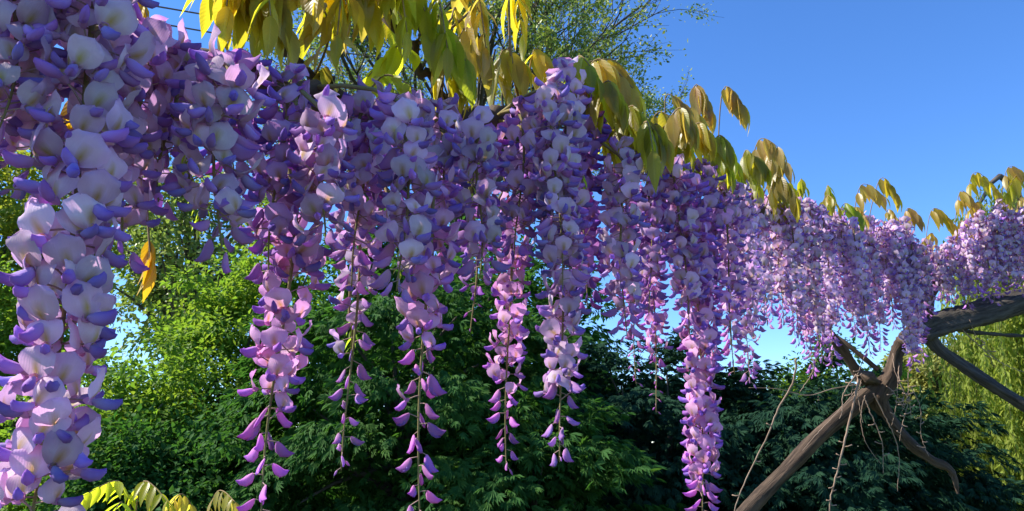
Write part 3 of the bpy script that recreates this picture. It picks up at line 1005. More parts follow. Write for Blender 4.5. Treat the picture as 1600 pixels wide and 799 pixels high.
def lerp_tab(tab, x):
    for (x0, y0), (x1, y1) in zip(tab, tab[1:]):
        if x <= x1:
            return y0 + (y1 - y0) * max(0, (x - x0)) / (x1 - x0)
    return tab[-1][1]


DEPTH = [(-100, .46), (100, .46), (250, .56), (400, .68), (600, .78), (850, .95), (1000, 1.15), (1100, 1.38), (1150, 1.75), (1200, 2.1), (1300, 2.4), (1450, 2.75), (1700, 2.9)]
TOP = [(-100, -70), (150, -30), (215, 30), (260, 70), (300, 60), (360, 65), (440, 95), (470, 135), (505, 155), (560, 142), (620, 120), (680, 145), (720, 185), (770, 172), (820, 145), (880, 105), (920, 140), (955, 215), (1040, 240), (1100, 255), (1150, 292), (1200, 292), (1222, 330), (1260, 305), (1300, 330), (1340, 342), (1400, 342), (1430, 382), (1475, 378), (1520, 332), (1600, 322), (1700, 325)]
BOT = [(-100, 180), (40, 200), (130, 300), (200, 340), (250, 300), (300, 385), (350, 365), (400, 405), (450, 420), (500, 420), (560, 435), (620, 455), (700, 470), (740, 430), (780, 400), (830, 440), (900, 470), (950, 520), (1000, 540), (1050, 535), (1100, 570), (1150, 588), (1200, 566), (1260, 588), (1300, 548), (1350, 552), (1420, 578), (1450, 485), (1500, 482), (1560, 455), (1700, 455)]

PALE = (1.06, 1.06, 1.02)
MID = (1.0, 0.96, 1.0)
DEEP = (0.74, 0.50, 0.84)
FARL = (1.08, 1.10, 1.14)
VIOLET = (0.84, 0.70, 0.92)
SUN_PINK = (1.10, 0.84, 1.02)  # magenta of sunlit lower racemes, put into the petal tint

# the racemes one can tell apart
raceme(176, -90, 1010, .53, 'longest pale lilac raceme with big open flowers hanging past the yellow leaflets', None, .16, PALE, .0027, True, 1, 1.05, .0)
raceme(15, -100, 235, .53, 'short pale raceme hanging beside the longest one', None, .12, PALE, .0032, True, 2)
raceme(95, -80, 300, .57, 'pale raceme overlapping the longest one beside the thin dark stem', None, .12, PALE, .0032, True, 3)
raceme(48, -70, 205, .51, 'shortest pale raceme tucked between the two longer pale ones', None, .1, PALE, .0030, True, 19)
raceme(-22, -60, 330, .56, 'purple raceme beyond the pale ones with only its flower tips showing', None, .15, VIOLET, .0034, True, 21)
raceme(236, 72, 420, .60, 'lilac raceme with bare stem showing above it next to the cables', None, .18, MID, .0034, True, 4)
raceme(458, 330, 812, .74, 'sunlit pink lilac raceme with a long thin tail of folded flowers', None, .42, SUN_PINK, .0040, True, 5, 1.0, .02)
raceme(563, 300, 735, .90, 'slender raceme whose lower half is widely spaced folded flowers and bare tip', None, .62, MID, .0048, True, 6, .92)
raceme(672, 280, 806, .80, 'raceme with the longest tail of wing shaped folded flowers over dark shrub', None, .50, SUN_PINK, .0044, True, 7, 1.0)
raceme(795, 330, 735, 1.02, 'bright magenta sunlit raceme ending in a thin hooked tip', None, .33, SUN_PINK, .0038, False, 8, .85)
raceme(872, 240, 722, .95, 'broad lilac raceme with a loose forked tip over the dark shrub', None, .26, MID, .0034, False, 9, 1.0)
raceme(1078, 300, 850, 1.26, 'long raceme with one sunlit white edge and a yellow green stalk', None, .17, SUN_PINK, .0026, False, 10, 1.05, .02)
raceme(985, 330, 600, 1.30, 'short purple raceme ending in bare budded twigs', None, .35, SUN_PINK, .0038, False, 11, .9, 0, 0, .22)
raceme(1012, 330, 645, 1.34, 'narrow raceme with a drooping bare tip of stalks', None, .35, SUN_PINK, .0038, False, 12, .8, 0, 0, .25)
raceme(742, 330, 520, 1.05, 'small half hidden raceme with a withered tip', None, .4, DEEP, .006, False, 13, .8, 0, 0, .3)
raceme(880, 122, 420, .98, 'raceme crowning the highest mound of blossom under the arching leaf', None, .06, PALE, .0034, False, 14)
raceme(1130, 330, 585, 1.42, 'purple raceme with a tapering tip at the bend of the row', None, .3, SUN_PINK, .0044, False, 15, .9)
raceme(1560, 322, 455, 2.86, 'sunlit lilac raceme hanging over the log next to the willow', None, .1, PALE, .0046, False, 16)
raceme(1412, 350, 570, 2.62, 'pale lilac raceme hanging in front of the fork of the trunk', None, .2, PALE, .0046, False, 17)
raceme(1244, 320, 590, 2.30, 'raceme from whose tip a bare runner hangs', None, .25, SUN_PINK, .0038, False, 18)

# the rows of look-alikes
row = random.Random(77)
LAB_A = 'lilac raceme packed among others in the near dense wall of blossom'
LAB_B = 'small flowered lilac raceme in the far row before the trunk'
LAB_C = 'purple raceme shaded behind the front row of blossom'
LAB_D = 'lilac raceme in the far cluster hanging over the log'
x = 275
i = 20
while x < 1135:
    d = lerp_tab(DEPTH, x)
    t_, b_ = lerp_tab(TOP, x), lerp_tab(BOT, x)
    raceme(x, t_ + .020 * FPX / d + row.uniform(-4, 12), b_ + row.uniform(-45, 20), d + (-.05 if i % 2 else .05) + row.uniform(-.02, .02), LAB_A, 'racemes of the near wall', row.uniform(.08, .25),
           (PALE, MID, DEEP, VIOLET)[row.randrange(4)], .0027, d < .82, i, 1.0, .03, .26)
    x += 0.043 * FPX / d * row.uniform(.85, 1.15)
    i += 1
x = 255
while x < 1150:
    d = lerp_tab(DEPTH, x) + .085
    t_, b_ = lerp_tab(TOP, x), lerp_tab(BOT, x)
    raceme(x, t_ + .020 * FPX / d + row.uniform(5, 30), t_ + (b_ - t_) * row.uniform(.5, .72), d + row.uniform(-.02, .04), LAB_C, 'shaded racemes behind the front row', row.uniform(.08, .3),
           (DEEP, DEEP, DEEP)[row.randrange(3)], .0040, False, i, 1.0, .03, .3)  # deep tint throughout: shade inside the wall put into petal colour
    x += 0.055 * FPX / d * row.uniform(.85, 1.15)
    i += 1
for k in range(2):
    x = 1150 + 12 * k
    while x < 1445:
        d = lerp_tab(DEPTH, x) + .09 * k - .12 * max(0, math.sin(x / 13))
        t_, b_ = lerp_tab(TOP, x), lerp_tab(BOT, x)
        raceme(x, t_ + .012 * FPX / d + row.uniform(-2, 14) + 6 * k, b_ + row.uniform(-70, 12), d + row.uniform(-.05, .05), LAB_B + (' in front' if k == 0 else ''), 'racemes of the far row', row.uniform(.1, .28),
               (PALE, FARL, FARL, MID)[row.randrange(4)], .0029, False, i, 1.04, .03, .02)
        x += 0.048 * FPX / d * row.uniform(.85, 1.15)
        i += 1
    x = 1440 + 14 * k
    while x < 1650:
        d = lerp_tab(DEPTH, x) + .09 * k
        t_, b_ = lerp_tab(TOP, x), lerp_tab(BOT, x)
        raceme(x, t_ + .020 * FPX / d + row.uniform(0, 12) + 5 * k, b_ + row.uniform(-40, 8), d + row.uniform(-.05, .05), LAB_D + (' in front' if k == 0 else ''), 'racemes over the log', row.uniform(.1, .25),
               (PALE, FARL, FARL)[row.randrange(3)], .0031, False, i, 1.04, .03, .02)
        x += 0.054 * FPX / d * row.uniform(.85, 1.15)
        i += 1
print('flowers', NFLOWERS, 'racemes', i)

ORD = 'first second third fourth fifth sixth seventh eighth ninth tenth eleventh twelfth thirteenth fourteenth fifteenth sixteenth seventeenth eighteenth nineteenth twentieth'.split()


def renumber(label, fmt, front):
    """single the racemes of a row out by counting along it from a thing one can find"""
    objs = [o for o in COL.objects if o.get('label') == label]
    objs.sort(key=front)
    for n_, o in enumerate(objs):
        if n_ < len(ORD):
            o['label'] = fmt % ORD[n_]


# ------------------------------------------------------------------ compound leaves
LEAFLETS = {}
for key, mat in (('g', MAT_LEAFLET), ('b', MAT_LEAFLET_BRONZE), ('y', MAT_LEAFLET_GOLD)):
    LEAFLETS[key] = []
    for k in range(4):
        rs = random.Random(400 + k)
        vs = [0, .07, .2, .38, .58, .76, .9, 1.0]
        ws = [.06, .48, .88, 1.0, .86, .52, .19, .01]
        us = [-1, -.5, 0, .5, 1]
        W = .155 * rs.uniform(.9, 1.15)
        fold = rs.uniform(.15, .6)
        curl = rs.uniform(.10, .42)
        tw = rs.uniform(-.5, .5)
        V, PC, Q = [], [], []
        for a, v in enumerate(vs):
            for u in us:
                y = u * W * ws[a]
                z = abs(y) * fold - curl * v * v * .6 + .006 * math.sin(v * 9 + u * 3) * abs(u)
                c_, s_ = math.cos(tw * v), math.sin(tw * v)
                V.append((v - .12 * curl * v * v, y * c_ - z * s_ * .3, z + y * s_))
                PC.append((v, abs(u)))
        for a in range(len(vs) - 1):
            for b in range(len(us) - 1):
                n_ = len(us)
                Q.append((a * n_ + b, a * n_ + b + 1, (a + 1) * n_ + b + 1, (a + 1) * n_ + b))
        LEAFLETS[key].append(multi_mesh('leaflet', [(V, Q, PC, mat)]))


def leaf(base, mid, tip, pairs, size, key, label, group=None, seed=0, droop=1.0, color=(1, 1, 1), splay=0.55, root_stalk=True, start=0.28):
    """a pinnate leaf: arching stalk with paired hanging leaflets and one at the end; points are (px, py, d)"""
    rs = random.Random(900 + seed)
    B, M, T = at(*base), at(*mid), at(*tip)
    root = thing('wisteria_leaf', B, label, 'leaf', group)
    pts, rad = [Vector((0, 0, 0)), M - B, T - B], [.0016, .0012, .0007]
    p, r = smooth_path(pts, rad, 14)
    stalk_p, stalk_r = list(p), list(r)
    if root_stalk:
        nv = nearest_vine(B) - B
        if nv.length > 0.004:
            dirn = (p[1] - p[0]).normalized()
            q_, r_ = smooth_path([nv, nv * 0.45 - dirn * min(.02, nv.length * .3), Vector((0, 0, 0))], [.0026, .0021, .0016], 7)
            stalk_p = q_[:-1] + stalk_p
            stalk_r = r_[:-1] + stalk_r
    v, q, t = tube_geo(stalk_p, stalk_r, 6)
    link('leaf_stalk', np_mesh('leaf_stalk', v, q, MAT_PETIOLE, smooth=True, tube=t), root)
    down = Vector((0, 0, -1))
    for k in range(pairs + 1):
        u = start + (1 - start) * k / pairs
        f = u * 14
        j = min(int(f), 13)
        pos = p[j].lerp(p[j + 1], f - j)
        tan = (p[j + 1] - p[j]).normalized()
        side = tan.cross(Vector((0, 0, 1)))
        if side.length < .2:
            side = tan.cross(Vector((0.3, -1, 0)))
        side.normalize()
        sides = (1, -1) if k < pairs else (0,)
        for sgn in sides:
            D = (tan * rs.uniform(.25, .6) + side * sgn * splay * rs.uniform(.6, 1.2) + down * droop * rs.uniform(.7, 1.25)
                 + Vector((rs.gauss(0, .12), rs.gauss(0, .12), 0)))
            if sgn == 0:
                D = tan * .9 + down * droop * .7
            D.normalize()
            nrm = side * sgn * .8 + Vector((0, 0, .7)) + tan * rs.uniform(-.3, .5) + Vector((rs.gauss(0, .25), rs.gauss(0, .25), 0))
            if sgn == 0:
                nrm = tan * .5 + Vector((0, 0, 1))
            Y = nrm.cross(D)
            if Y.length < 1e-3:
                Y = D.orthogonal()
            Y.normalize()
            Z = D.cross(Y)
            sz = size * rs.uniform(.8, 1.12) * (0.72 + 0.28 * math.sin(math.pi * min(1, .2 + .75 * u)))
            m = Matrix((D, Y, Z)).transposed().to_4x4()
            o = bpy.data.objects.new('leaflet', rs.choice(LEAFLETS[key]))
            COL.objects.link(o)
            o.parent = root
            o.matrix_basis = Matrix.Translation(pos) @ m @ Matrix.Scale(sz, 4)
            dv = rs.uniform(.85, 1.1)
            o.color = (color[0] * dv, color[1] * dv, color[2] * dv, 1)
    return root


GL = 'young leaves over the blossom'
# hanging over the left part
leaf((345, -55, .86), (375, -45, .84), (430, 30, .82), 6, .070, 'g', 'olive leaf with long drooping leaflets nearest the two cables', None, 1, 1.5, (1, .95, 1))
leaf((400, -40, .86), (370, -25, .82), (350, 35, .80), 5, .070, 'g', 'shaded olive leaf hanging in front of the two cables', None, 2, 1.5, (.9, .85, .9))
leaf((400, -20, .84), (430, -25, .80), (452, 60, .80), 5, .072, 'b', 'brownish leaf hanging over the dark stem of the vine', None, 3, 1.4)
leaf((492, 120, .86), (515, 40, .84), (470, -40, .84), 5, .058, 'b', 'bronze leaf on an upright pinkish stalk above the blossom gap', None, 4, 1.2, (1.1, 1, 1))
leaf((500, -70, .95), (545, -60, .92), (590, 20, .90), 6, .078, 'g', 'glowing yellow leaf hanging from above the blossom gap', None, 5, 1.5, (1.15, 1.1, 1))
leaf((540, -80, .95), (560, -50, .92), (540, 40, .90), 5, .074, 'b', 'orange brown leaf hanging beside the glowing yellow one', None, 6, 1.5)
leaf((590, -20, .95), (640, -30, .93), (680, 60, .90), 6, .078, 'g', 'bright yellow green leaf with broad pointed leaflets near the tall tree', None, 7, 1.2, (1, 1.2, 1))
leaf((640, 75, .96), (690, 40, .94), (735, 110, .92), 5, .076, 'g', 'green leaf spreading sideways over the second mound of blossom', None, 8, 1.2, (.85, 1.1, 1))
leaf((650, 90, .96), (625, 70, .92), (575, 120, .90), 5, .066, 'g', 'lime leaf whose leaflets point back toward the blossom gap', None, 9, .7, (1, 1.25, 1))
leaf((700, 165, 1.0), (725, 45, .99), (765, 95, .98), 5, .074, 'b', 'tall arching golden brown leaf in front of the tall tree', None, 10, 1.7, (1.15, 1.1, 1))
leaf((690, 150, .98), (700, 75, .96), (725, 120, .95), 5, .080, 'g', 'yellow green leaf drooping under the tall arching one', None, 11, 1.7)
leaf((520, 150, .87), (510, 105, .86), (480, 150, .86), 4, .050, 'b', 'small bronze leaf sitting on the blossom beside the dark stem', None, 12, 1.2)
leaf((560, 172, .88), (600, 118, .87), (650, 140, .86), 4, .035, 'g', 'small bright green leaf lying on the second mound of blossom', None, 13, .5, (1, 1.3, 1))
# over the middle
leaf((770, 170, 1.06), (785, 80, 1.06), (820, 100, 1.06), 5, .070, 'g', 'yellow green leaf at the near side of the highest mound', None, 14, 1.7)
leaf((820, 165, 1.08), (835, 78, 1.08), (862, 105, 1.08), 5, .064, 'g', 'upright pale yellow leaf against the tall tree', None, 15, 1.7, (1.2, 1.1, 1))
leaf((905, 150, 1.18), (935, 92, 1.16), (1000, 150, 1.14), 8, .085, 'b', 'big arching amber leaf like a fringe beside the highest mound', None, 16, 2.2, (1.25, 1.2, 1), .35, True, .05)
leaf((905, 100, 1.18), (960, 95, 1.20), (995, 140, 1.19), 8, .088, 'g', 'golden leaf hanging behind the big arching amber one', None, 17, 2.2, (1.1, 1, 1), .35, True, .05)
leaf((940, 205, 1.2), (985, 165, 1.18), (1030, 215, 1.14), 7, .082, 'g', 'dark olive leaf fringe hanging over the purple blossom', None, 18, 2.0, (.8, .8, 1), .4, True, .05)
leaf((1000, 235, 1.3), (1030, 175, 1.28), (1075, 215, 1.26), 6, .078, 'g', 'olive leaf crossing the ridge under the sky', None, 19, 2.0, (.95, .9, 1), .4, True, .1)
leaf((985, 225, 1.12), (1010, 190, 1.06), (1020, 235, 1.0), 4, .080, 'g', 'green pointed leaf reaching down onto the purple blossom', None, 20, 2.2, (.75, .8, 1), .4)
leaf((1060, 262, 1.45), (1075, 170, 1.43), (1110, 210, 1.42), 5, .072, 'b', 'brown folded leaf standing against the sky at the bend', None, 21, 1.9, (1, .95, 1))
leaf((1075, 265, 1.48), (1085, 135, 1.47), (1112, 175, 1.46), 5, .070, 'b', 'tall coppery young leaf curling over above the ridge', None, 22, 2.2, (1.1, .95, 1), .3, True, .5)
leaf((1120, 285, 1.62), (1130, 140, 1.60), (1165, 170, 1.58), 5, .074, 'b', 'highest copper leaf with glossy folded leaflets against blue sky', None, 23, 2.0, (1.15, 1, 1), .35, True, .5)
leaf((1045, 250, 1.4), (1040, 152, 1.38), (1070, 165, 1.37), 3, .060, 'b', 'little horizontal brown leaf tip beside the sky', None, 24, .5, (.9, .8, 1), .3, True, .7)
leaf((1130, 300, 1.7), (1120, 235, 1.66), (1075, 270, 1.6), 6, .062, 'g', 'yellow leaf spilling over the bend of the row', None, 25, 1.4, (1.1, 1.15, 1))
leaf((1150, 310, 1.85), (1165, 235, 1.83), (1190, 275, 1.8), 6, .062, 'g', 'green leaf mass at the bend under the copper leaves', None, 26, 1.4, (.95, 1, 1))
leaf((1165, 312, 1.95), (1185, 220, 1.93), (1222, 235, 1.9), 5, .075, 'b', 'glossy brown leaf leaning over the far row', None, 27, 1.9, (1.1, 1, 1), .4, True, .4)
leaf((1190, 325, 2.1), (1200, 240, 2.08), (1235, 260, 2.05), 5, .08, 'b', 'upright bronze leaf before the far pale row', None, 28, 1.8, (1, .95, 1), .4, True, .35)
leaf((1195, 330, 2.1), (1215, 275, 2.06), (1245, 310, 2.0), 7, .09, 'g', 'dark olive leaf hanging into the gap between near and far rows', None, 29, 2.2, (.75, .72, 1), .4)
leaf((1230, 345, 2.2), (1225, 285, 2.14), (1215, 330, 2.1), 5, .07, 'g', 'small olive leaf in the notch between two rows', None, 30, 1.8, (.8, .85, 1))
# over the far row
leaf((1330, 375, 2.5), (1345, 290, 2.5), (1385, 310, 2.48), 5, .075, 'b', 'arching bronze leaf over the far row with sky behind', None, 31, 1.6, (1.2, 1.1, 1), .5, True, .4)
leaf((1350, 380, 2.55), (1375, 280, 2.55), (1405, 310, 2.52), 4, .078, 'g', 'golden leaf twisting over the far row', None, 32, 1.7, (1.1, 1, 1), .4, True, .5)
leaf((1300, 365, 2.46), (1320, 318, 2.44), (1350, 345, 2.4), 6, .07, 'g', 'green leaf tuft sunk into the far row', None, 33, 1.2, (.8, 1.15, 1))
leaf((1405, 440, 2.7), (1415, 330, 2.68), (1440, 345, 2.66), 5, .07, 'b', 'short bronze leaf at the dip before the log cluster', None, 34, 1.4, (1.1, .95, 1), .5, True, .5)
leaf((1440, 450, 2.84), (1455, 330, 2.84), (1490, 350, 2.82), 6, .078, 'g', 'yellow leaf at the dip before the log cluster', None, 35, 1.4, (1.2, 1.1, 1), .5, True, .5)
leaf((1490, 390, 2.9), (1500, 300, 2.88), (1530, 330, 2.86), 6, .08, 'b', 'amber leaf over the log cluster', None, 36, 1.5, (1.2, 1.05, 1), .5, True, .4)
leaf((1505, 380, 2.92), (1520, 272, 2.9), (1560, 300, 2.88), 6, .08, 'g', 'looping yellow leaf above the log cluster', None, 37, 1.6, (1.25, 1.15, 1), .5, True, .4)
leaf((1560, 352, 2.94), (1575, 262, 2.92), (1615, 285, 2.9), 6, .08, 'b', 'shiny bronze leaf above the last visible blossom', None, 38, 1.6, (1.1, 1, 1.1), .5, True, .4)
leaf((1600, 342, 2.94), (1590, 275, 2.9), (1570, 310, 2.86), 5, .09, 'g', 'green leaf tucked behind the last visible blossom', None, 39, 1.4, (.9, 1, 1), .5, True, .4)
# golden leaflets among the left flowers
leaf((200, 82, .68), (205, -30, .66), (232, 30, .62), 3, .055, 'y', 'golden leaf hanging beside the cables', None, 40, 1.8, (1.1, 1.1, 1), .4, True, .5)
leaf((135, 60, .62), (125, 130, .58), (118, 190, .56), 3, .050, 'y', 'golden leaf showing between the big pale flowers', None, 41, 1.6, (1.2, 1.2, 1), .2, True, .6)
leaf((215, 85, .68), (228, 300, .66), (235, 405, .64), 2, .048, 'y', 'golden leaflets hanging below the pale racemes before the trees', None, 42, 1.8, (1.2, 1.15, 1), .2, True, .8)

EXTRA = [
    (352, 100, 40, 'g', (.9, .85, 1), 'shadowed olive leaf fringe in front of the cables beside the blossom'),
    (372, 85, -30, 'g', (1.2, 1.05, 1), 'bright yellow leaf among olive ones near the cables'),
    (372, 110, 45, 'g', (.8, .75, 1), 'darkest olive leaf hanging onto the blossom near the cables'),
    (405, 100, 30, 'g', (1, .95, 1), 'broad olive leaf above the dark stem of the vine'),
    (440, 70, -40, 'b', (1, .9, 1), 'dull brown leaf between the olive leaf and the blossom gap'),
    (478, 75, 30, 'b', (1.2, 1.05, 1), 'light amber leaf hanging in the blossom gap'),
    (512, 95, 40, 'g', (1.25, 1.05, 1), 'golden yellow leaf hanging straight in the blossom gap'),
    (545, 130, -30, 'g', (1.1, 1.05, 1), 'long yellow leaf reaching low beside the blossom gap'),
    (575, 90, 45, 'g', (1.25, 1.15, 1), 'lemon yellow leaf in front of the tall tree branches'),
    (612, 125, 40, 'g', (1, 1.2, 1), 'lime green leaf over the second mound of blossom'),
    (640, 105, -40, 'g', (.85, 1.15, 1), 'fresh green leaf above the lime one'),
    (672, 150, 45, 'g', (.95, 1.05, 1), 'yellow green leaf hanging to the second mound'),
    (705, 165, 25, 'g', (1.1, 1, 1), 'long golden leaf between second and highest mound'),
    (738, 150, 35, 'b', (1.1, 1.05, 1), 'amber leaf between second and highest mound'),
    (795, 130, 35, 'g', (1.1, 1.05, 1), 'yellow leaf on the shoulder of the highest mound'),
]
for k, (px, yb, dx, key, colr, lab) in enumerate(EXTRA):
    d = lerp_tab(DEPTH, px) + .14
    dd_ = (.09, -.06, .05, -.09)[k % 4]
    leaf((px, yb - 135, d), (px + dx * .3, yb - 150, d + dd_ * .5), (px + dx * .6, yb - 75, d + dd_), 5, .066, key, lab, None, 120 + k, 1.5, (colr[0], min(colr[1], 1.08), 1), .7, True, .15)
RIDGE = [
    (925, 205, 50, 'g', (1, 1, 1), 'yellow leaf curtain under the big amber leaf'),
    (965, 240, 45, 'g', (.85, .9, 1), 'olive leaf curtain lying on the purple blossom'),
    (1005, 265, 40, 'g', (1.05, .95, 1), 'golden olive leaf draped on the ridge'),
    (1040, 235, 45, 'b', (1, 1, 1), 'tawny leaf draped on the ridge under the sky'),
    (1070, 255, 45, 'g', (1.2, 1.1, 1), 'lemon leaf below the copper leaves'),
    (1105, 270, 40, 'g', (1.05, 1.1, 1), 'yellow green leaf under the highest copper leaf'),
    (1160, 290, 40, 'g', (.85, .85, 1), 'dark olive leaf on the slope at the bend'),
    (1200, 310, 30, 'b', (.9, .9, 1), 'brown leaf fringe before the far pale row'),
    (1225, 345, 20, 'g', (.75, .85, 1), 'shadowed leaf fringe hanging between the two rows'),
]
FILL = [(k_, (395, 425, 545, 640, 690)[k_]) for k_ in range(5)]
for k, px in FILL:
    rf = random.Random(700 + k)
    d = lerp_tab(DEPTH, px) + rf.uniform(.10, .22)
    yb = rf.uniform(40, 110) + max(0, px - 480) * .12
    sg = rf.choice((-1, 1))
    leaf((px, yb - 120, d), (px + sg * 25, yb - 140, d - .02), (px + sg * 60, yb - 70, d + .02), 7, .066, rf.choice('gggb'), 'yellow green leaf in the thick leaf mass over the near wall',
         'leaf mass over the near wall', 170 + k, .9, (rf.uniform(.95, 1.2), rf.uniform(.95, 1.2), 1), 1.0, True, .1)
for k, (px, yb, dx, key, colr, lab) in enumerate(RIDGE):
    d = lerp_tab(DEPTH, px) + .02
    q = .8 / d
    leaf((px, yb - 60 * q, d), (px + dx * .5, yb - 105 * q, d - .02), (px + dx, yb - 60 * q, d - .03), 8, .064, key, lab, None, 150 + k, 1.9, colr, .45, True, .05)

SPROUT = [(292, 235, .60), (308, 300, .62), (352, 262, .66), (493, 232, .74), (622, 372, .80), (735, 250, .90), (545, 500, .90), (905, 262, .96)]
for k, (px, py, d) in enumerate(SPROUT):
    leaf((px, py, d), (px + 5, py + 14, d - .01), (px + 3, py + 52, d - .012), 5, .016, 'g', '%s tiny green leaf sprout among the blossoms, counted from the cables' % ORD[k], 'leaf sprouts among the blossoms', 190 + k, .8, (.8, 1.2, 1.4), .9, True, .2)

# ridge of fresh leaves behind the flower tops
rr_ = random.Random(31)
for k in range(20):
    px = 900 + k * 20 + rr_.uniform(-8, 8)
    d = lerp_tab(DEPTH, px) + rr_.uniform(.06, .14)
    ty = lerp_tab(TOP, px)
    sg = rr_.choice((-1, 1))
    leaf((px, ty + 35, d), (px + sg * 12, ty - 28, d), (px + sg * 45 / d, ty + 5, d - .03), 6, .060, 'g', 'fresh yellow green leaf along the ridge behind the flower tops', 'leaves along the ridge', 60 + k, 1.3, (.95, 1.1, 1))
for k in range(11):
    px = 1290 + k * 30 + rr_.uniform(-8, 8)
    d = lerp_tab(DEPTH, px) + rr_.uniform(.02, .14)
    ty = lerp_tab(TOP, px)
    sg = rr_.choice((-1, 1))
    leaf((px, ty + 30, d), (px + sg * 8, ty - 14, d), (px + sg * 26, ty + 4, d - .05), 5, .050, rr_.choice('bbg'), '%s small yellow leaf on top of the far blossom, counted from the notch' % ORD[k], 'small leaves on the far blossom', 220 + k, 1.3, (1.1, 1.0, 1))
# low growth in the bottom corner
LOWV = [at(210, 850, 1.5), at(320, 860, 1.5)]
VINES_KEEP = VINES
VINES = []
s1 = at(230, 880, 1.6)
vine('low wisteria shoot growing up from the ground under the pale raceme', [(235, 1500, 1.7), (225, 1100, 1.65), (215, 880, 1.6), (205, 800, 1.58)], [.009, .007, .005, .003], 66, 24, MAT_PETIOLE)
vine('low wisteria shoot growing up from the ground beside the sunlit bush', [(330, 1500, 1.8), (325, 1100, 1.75), (318, 880, 1.7), (312, 815, 1.68)], [.009, .007, .005, .003], 67, 24, MAT_PETIOLE)
leaf((205, 800, 1.58), (185, 752, 1.55), (130, 775, 1.5), 6, .055, 'g', 'low yellow green leaf arching toward the pale raceme', None, 80, .8, (1, 1.25, 1), .8)
leaf((210, 815, 1.58), (225, 752, 1.55), (268, 790, 1.5), 7, .055, 'g', 'low yellow leaf arching toward the sunlit bush', None, 81, .8, (1.05, 1.15, 1), .8)
leaf((205, 820, 1.58), (190, 785, 1.5), (175, 810, 1.45), 5, .05, 'g', 'low green leaf under the arching yellow ones', None, 82, .6, (.8, 1.2, 1), .8)
leaf((312, 815, 1.68), (285, 772, 1.66), (258, 800, 1.6), 5, .055, 'b', 'low bronze leaf with ribbed drooping leaflets', None, 83, 1.2, (1.1, 1.15, 1), .6)
leaf((315, 830, 1.68), (340, 768, 1.66), (368, 785, 1.6), 6, .055, 'b', 'low folded bronze leaf with a pinkish tip', None, 84, 1.2, (1.1, 1.1, 1), .6)
VINES = VINES_KEEP


# ------------------------------------------------------------------ dry runners hanging under the fork, cables
def runner(label, px, r0, seed, spurs=0, n=36):
    rs = random.Random(seed)
    P = [at(*p) for p in px]
    root = thing('dry_runner', P[0], label, 'runner')
    pts, rad = smooth_path([p - P[0] for p in P], [.62 * r0 * (1 - .6 * i / (len(P) - 1)) for i in range(len(P))], n)
    pts = [p + Vector((rs.gauss(0, .0008), rs.gauss(0, .0008), 0)) if i else p for i, p in enumerate(pts)]
    v, q, t = tube_geo(pts, rad, 6, 0, .08, seed)
    link('stem', np_mesh('stem', v, q, MAT_TWIG, smooth=True, tube=t), root)
    for k in range(spurs):
        j = int(n * (.45 + .5 * k / max(spurs, 1)))
        s = pts[j]
        sg = 1 if k % 2 else -1
        e = s + Vector((sg * rs.uniform(.012, .03), rs.uniform(-.015, .015), rs.uniform(-.008, .010)))
        v, q, t = tube_geo([s, s.lerp(e, .5) + Vector((0, 0, -.002)), e], [.0022, .0018, .0022], 5)
        link('spur', np_mesh('spur', v, q, MAT_TWIG, smooth=True, tube=t), root)
    return root


runner('long pale runner curving down from the far row', [(1244, 560, 2.45), (1238, 600, 2.46), (1215, 640, 2.47), (1200, 680, 2.48), (1170, 740, 2.5), (1150, 790, 2.5), (1146, 830, 2.5)], .006, 71, 3)
runner('long runner with short spurs hanging straight from the fork', [(1342, 592, 2.68), (1335, 625, 2.66), (1322, 680, 2.65), (1310, 730, 2.64), (1298, 780, 2.63), (1294, 830, 2.62)], .0075, 72, 11)
runner('thin wavy runner beside the lower leaning limb', [(1365, 615, 2.69), (1385, 655, 2.69), (1400, 690, 2.69), (1405, 720, 2.69), (1402, 768, 2.69)], .004, 73)
runner('thin runner dangling between the spurred runner and the lower limb', [(1350, 620, 2.69), (1362, 650, 2.68), (1378, 690, 2.68), (1380, 740, 2.68)], .004, 74, 4)
runner('pale runner hooked around the spurred one', [(1338, 585, 2.68), (1318, 615, 2.66), (1316, 640, 2.65), (1312, 655, 2.65)], .004, 75)
runner('thin horizontal runner reaching out from the fork over the dark shrub', [(1345, 600, 2.70), (1300, 608, 2.68), (1262, 618, 2.66), (1215, 608, 2.64), (1170, 606, 2.62)], .0035, 76)
runner('short curled runner under the far row', [(1278, 545, 2.6), (1270, 580, 2.6), (1255, 605, 2.6), (1250, 612, 2.6)], .0035, 77)
runner('thin runner drooping from the log across the willow', [(1500, 512, 2.80), (1535, 545, 2.79), (1570, 570, 2.78), (1610, 585, 2.77)], .0035, 78)
runner('fine twig hanging under the log', [(1515, 500, 2.79), (1525, 525, 2.78), (1540, 540, 2.78), (1552, 575, 2.78)], .0025, 79, 5)
runner('green thin runner bending away from the fork', [(1352, 618, 2.69), (1345, 650, 2.69), (1352, 690, 2.68), (1376, 725, 2.68)], .003, 81)

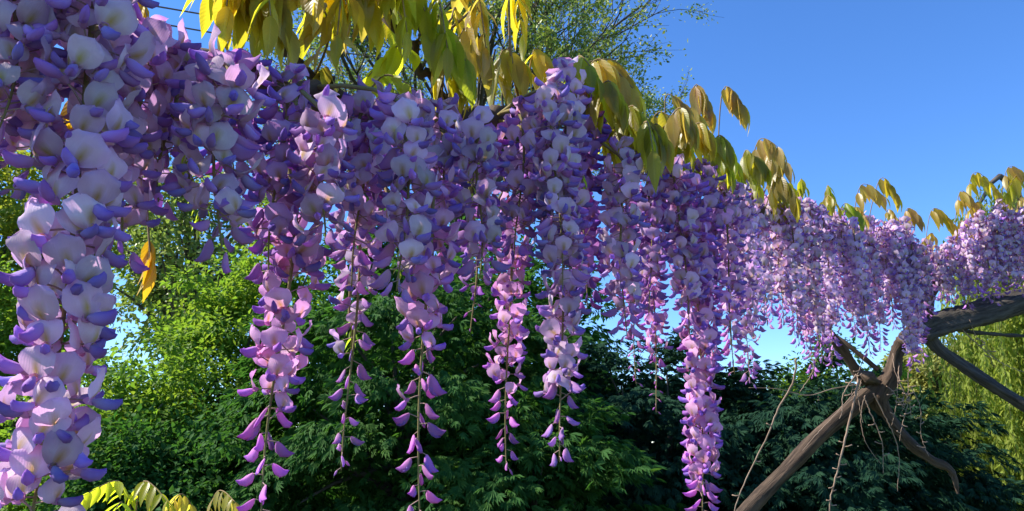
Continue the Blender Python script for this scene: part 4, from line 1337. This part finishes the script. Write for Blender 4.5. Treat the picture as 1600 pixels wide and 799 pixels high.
for k in range(11):
    rf = random.Random(840 + k)
    x0, y0 = rf.uniform(1335, 1440), 545 + 7.5 * k
    x1, y1 = x0 + rf.uniform(-90, 60), y0 + rf.uniform(20, 130)
    runner('%s fine dry twig tangled round the trunk fork, counted downward' % ORD[k], [(x0, y0, 2.75), (x0 + (x1 - x0) * .35 + rf.uniform(-6, 6), y0 + (y1 - y0) * .3, 2.69), (x0 + (x1 - x0) * .75 + rf.uniform(-5, 5), y0 + (y1 - y0) * .7, 2.67), (x1, y1, 2.66)], .0026, 840 + k, rf.choice((0, 3, 5)))['group'] = 'fine twigs round the fork'

for k, (a, b, lab) in enumerate((((-150, -62), (700, 72), 'upper brown overhead cable between the flowers and the leaves'), ((-150, -38), (700, 100), 'lower brown overhead cable between the flowers and the leaves'))):
    A, B = at(a[0], a[1], 5.5), at(b[0], b[1], 14.5)
    pts = [A.lerp(B, t / 20) - Vector((0, 0, .10 * math.sin(math.pi * t / 20))) for t in range(21)]
    v, q, t = tube_geo([p - A for p in pts], [.009] * 21, 6)
    o = link('overhead_cable', np_mesh('overhead_cable', v, q, MAT_WIRE, smooth=True, tube=t))
    o.location = A
    tag(o, lab, 'cable', 'overhead cables')

renumber(LAB_A, '%s lilac raceme of the dense near wall, counted from the cables', lambda o: o.location.x)
renumber(LAB_C, '%s shaded purple raceme behind the near wall, counted from the cables', lambda o: o.location.x)
renumber(LAB_B + ' in front', '%s small raceme of the far row, counted from the forked trunk', lambda o: -o.location.x)
renumber(LAB_B, '%s raceme in the back of the far row, counted from the forked trunk', lambda o: -o.location.x)
renumber(LAB_D + ' in front', '%s raceme of the cluster over the log, counted from the fork', lambda o: o.location.x)
renumber(LAB_D, '%s raceme at the back of the log cluster, counted from the fork', lambda o: o.location.x)
renumber('yellow green leaf in the thick leaf mass over the near wall', '%s leaf of the thick yellow mass over the blossom, counted from the cables', lambda o: o.location.x)
renumber('fresh yellow green leaf along the ridge behind the flower tops', '%s fresh yellow green ridge leaf, counted from the highest mound', lambda o: o.location.x)
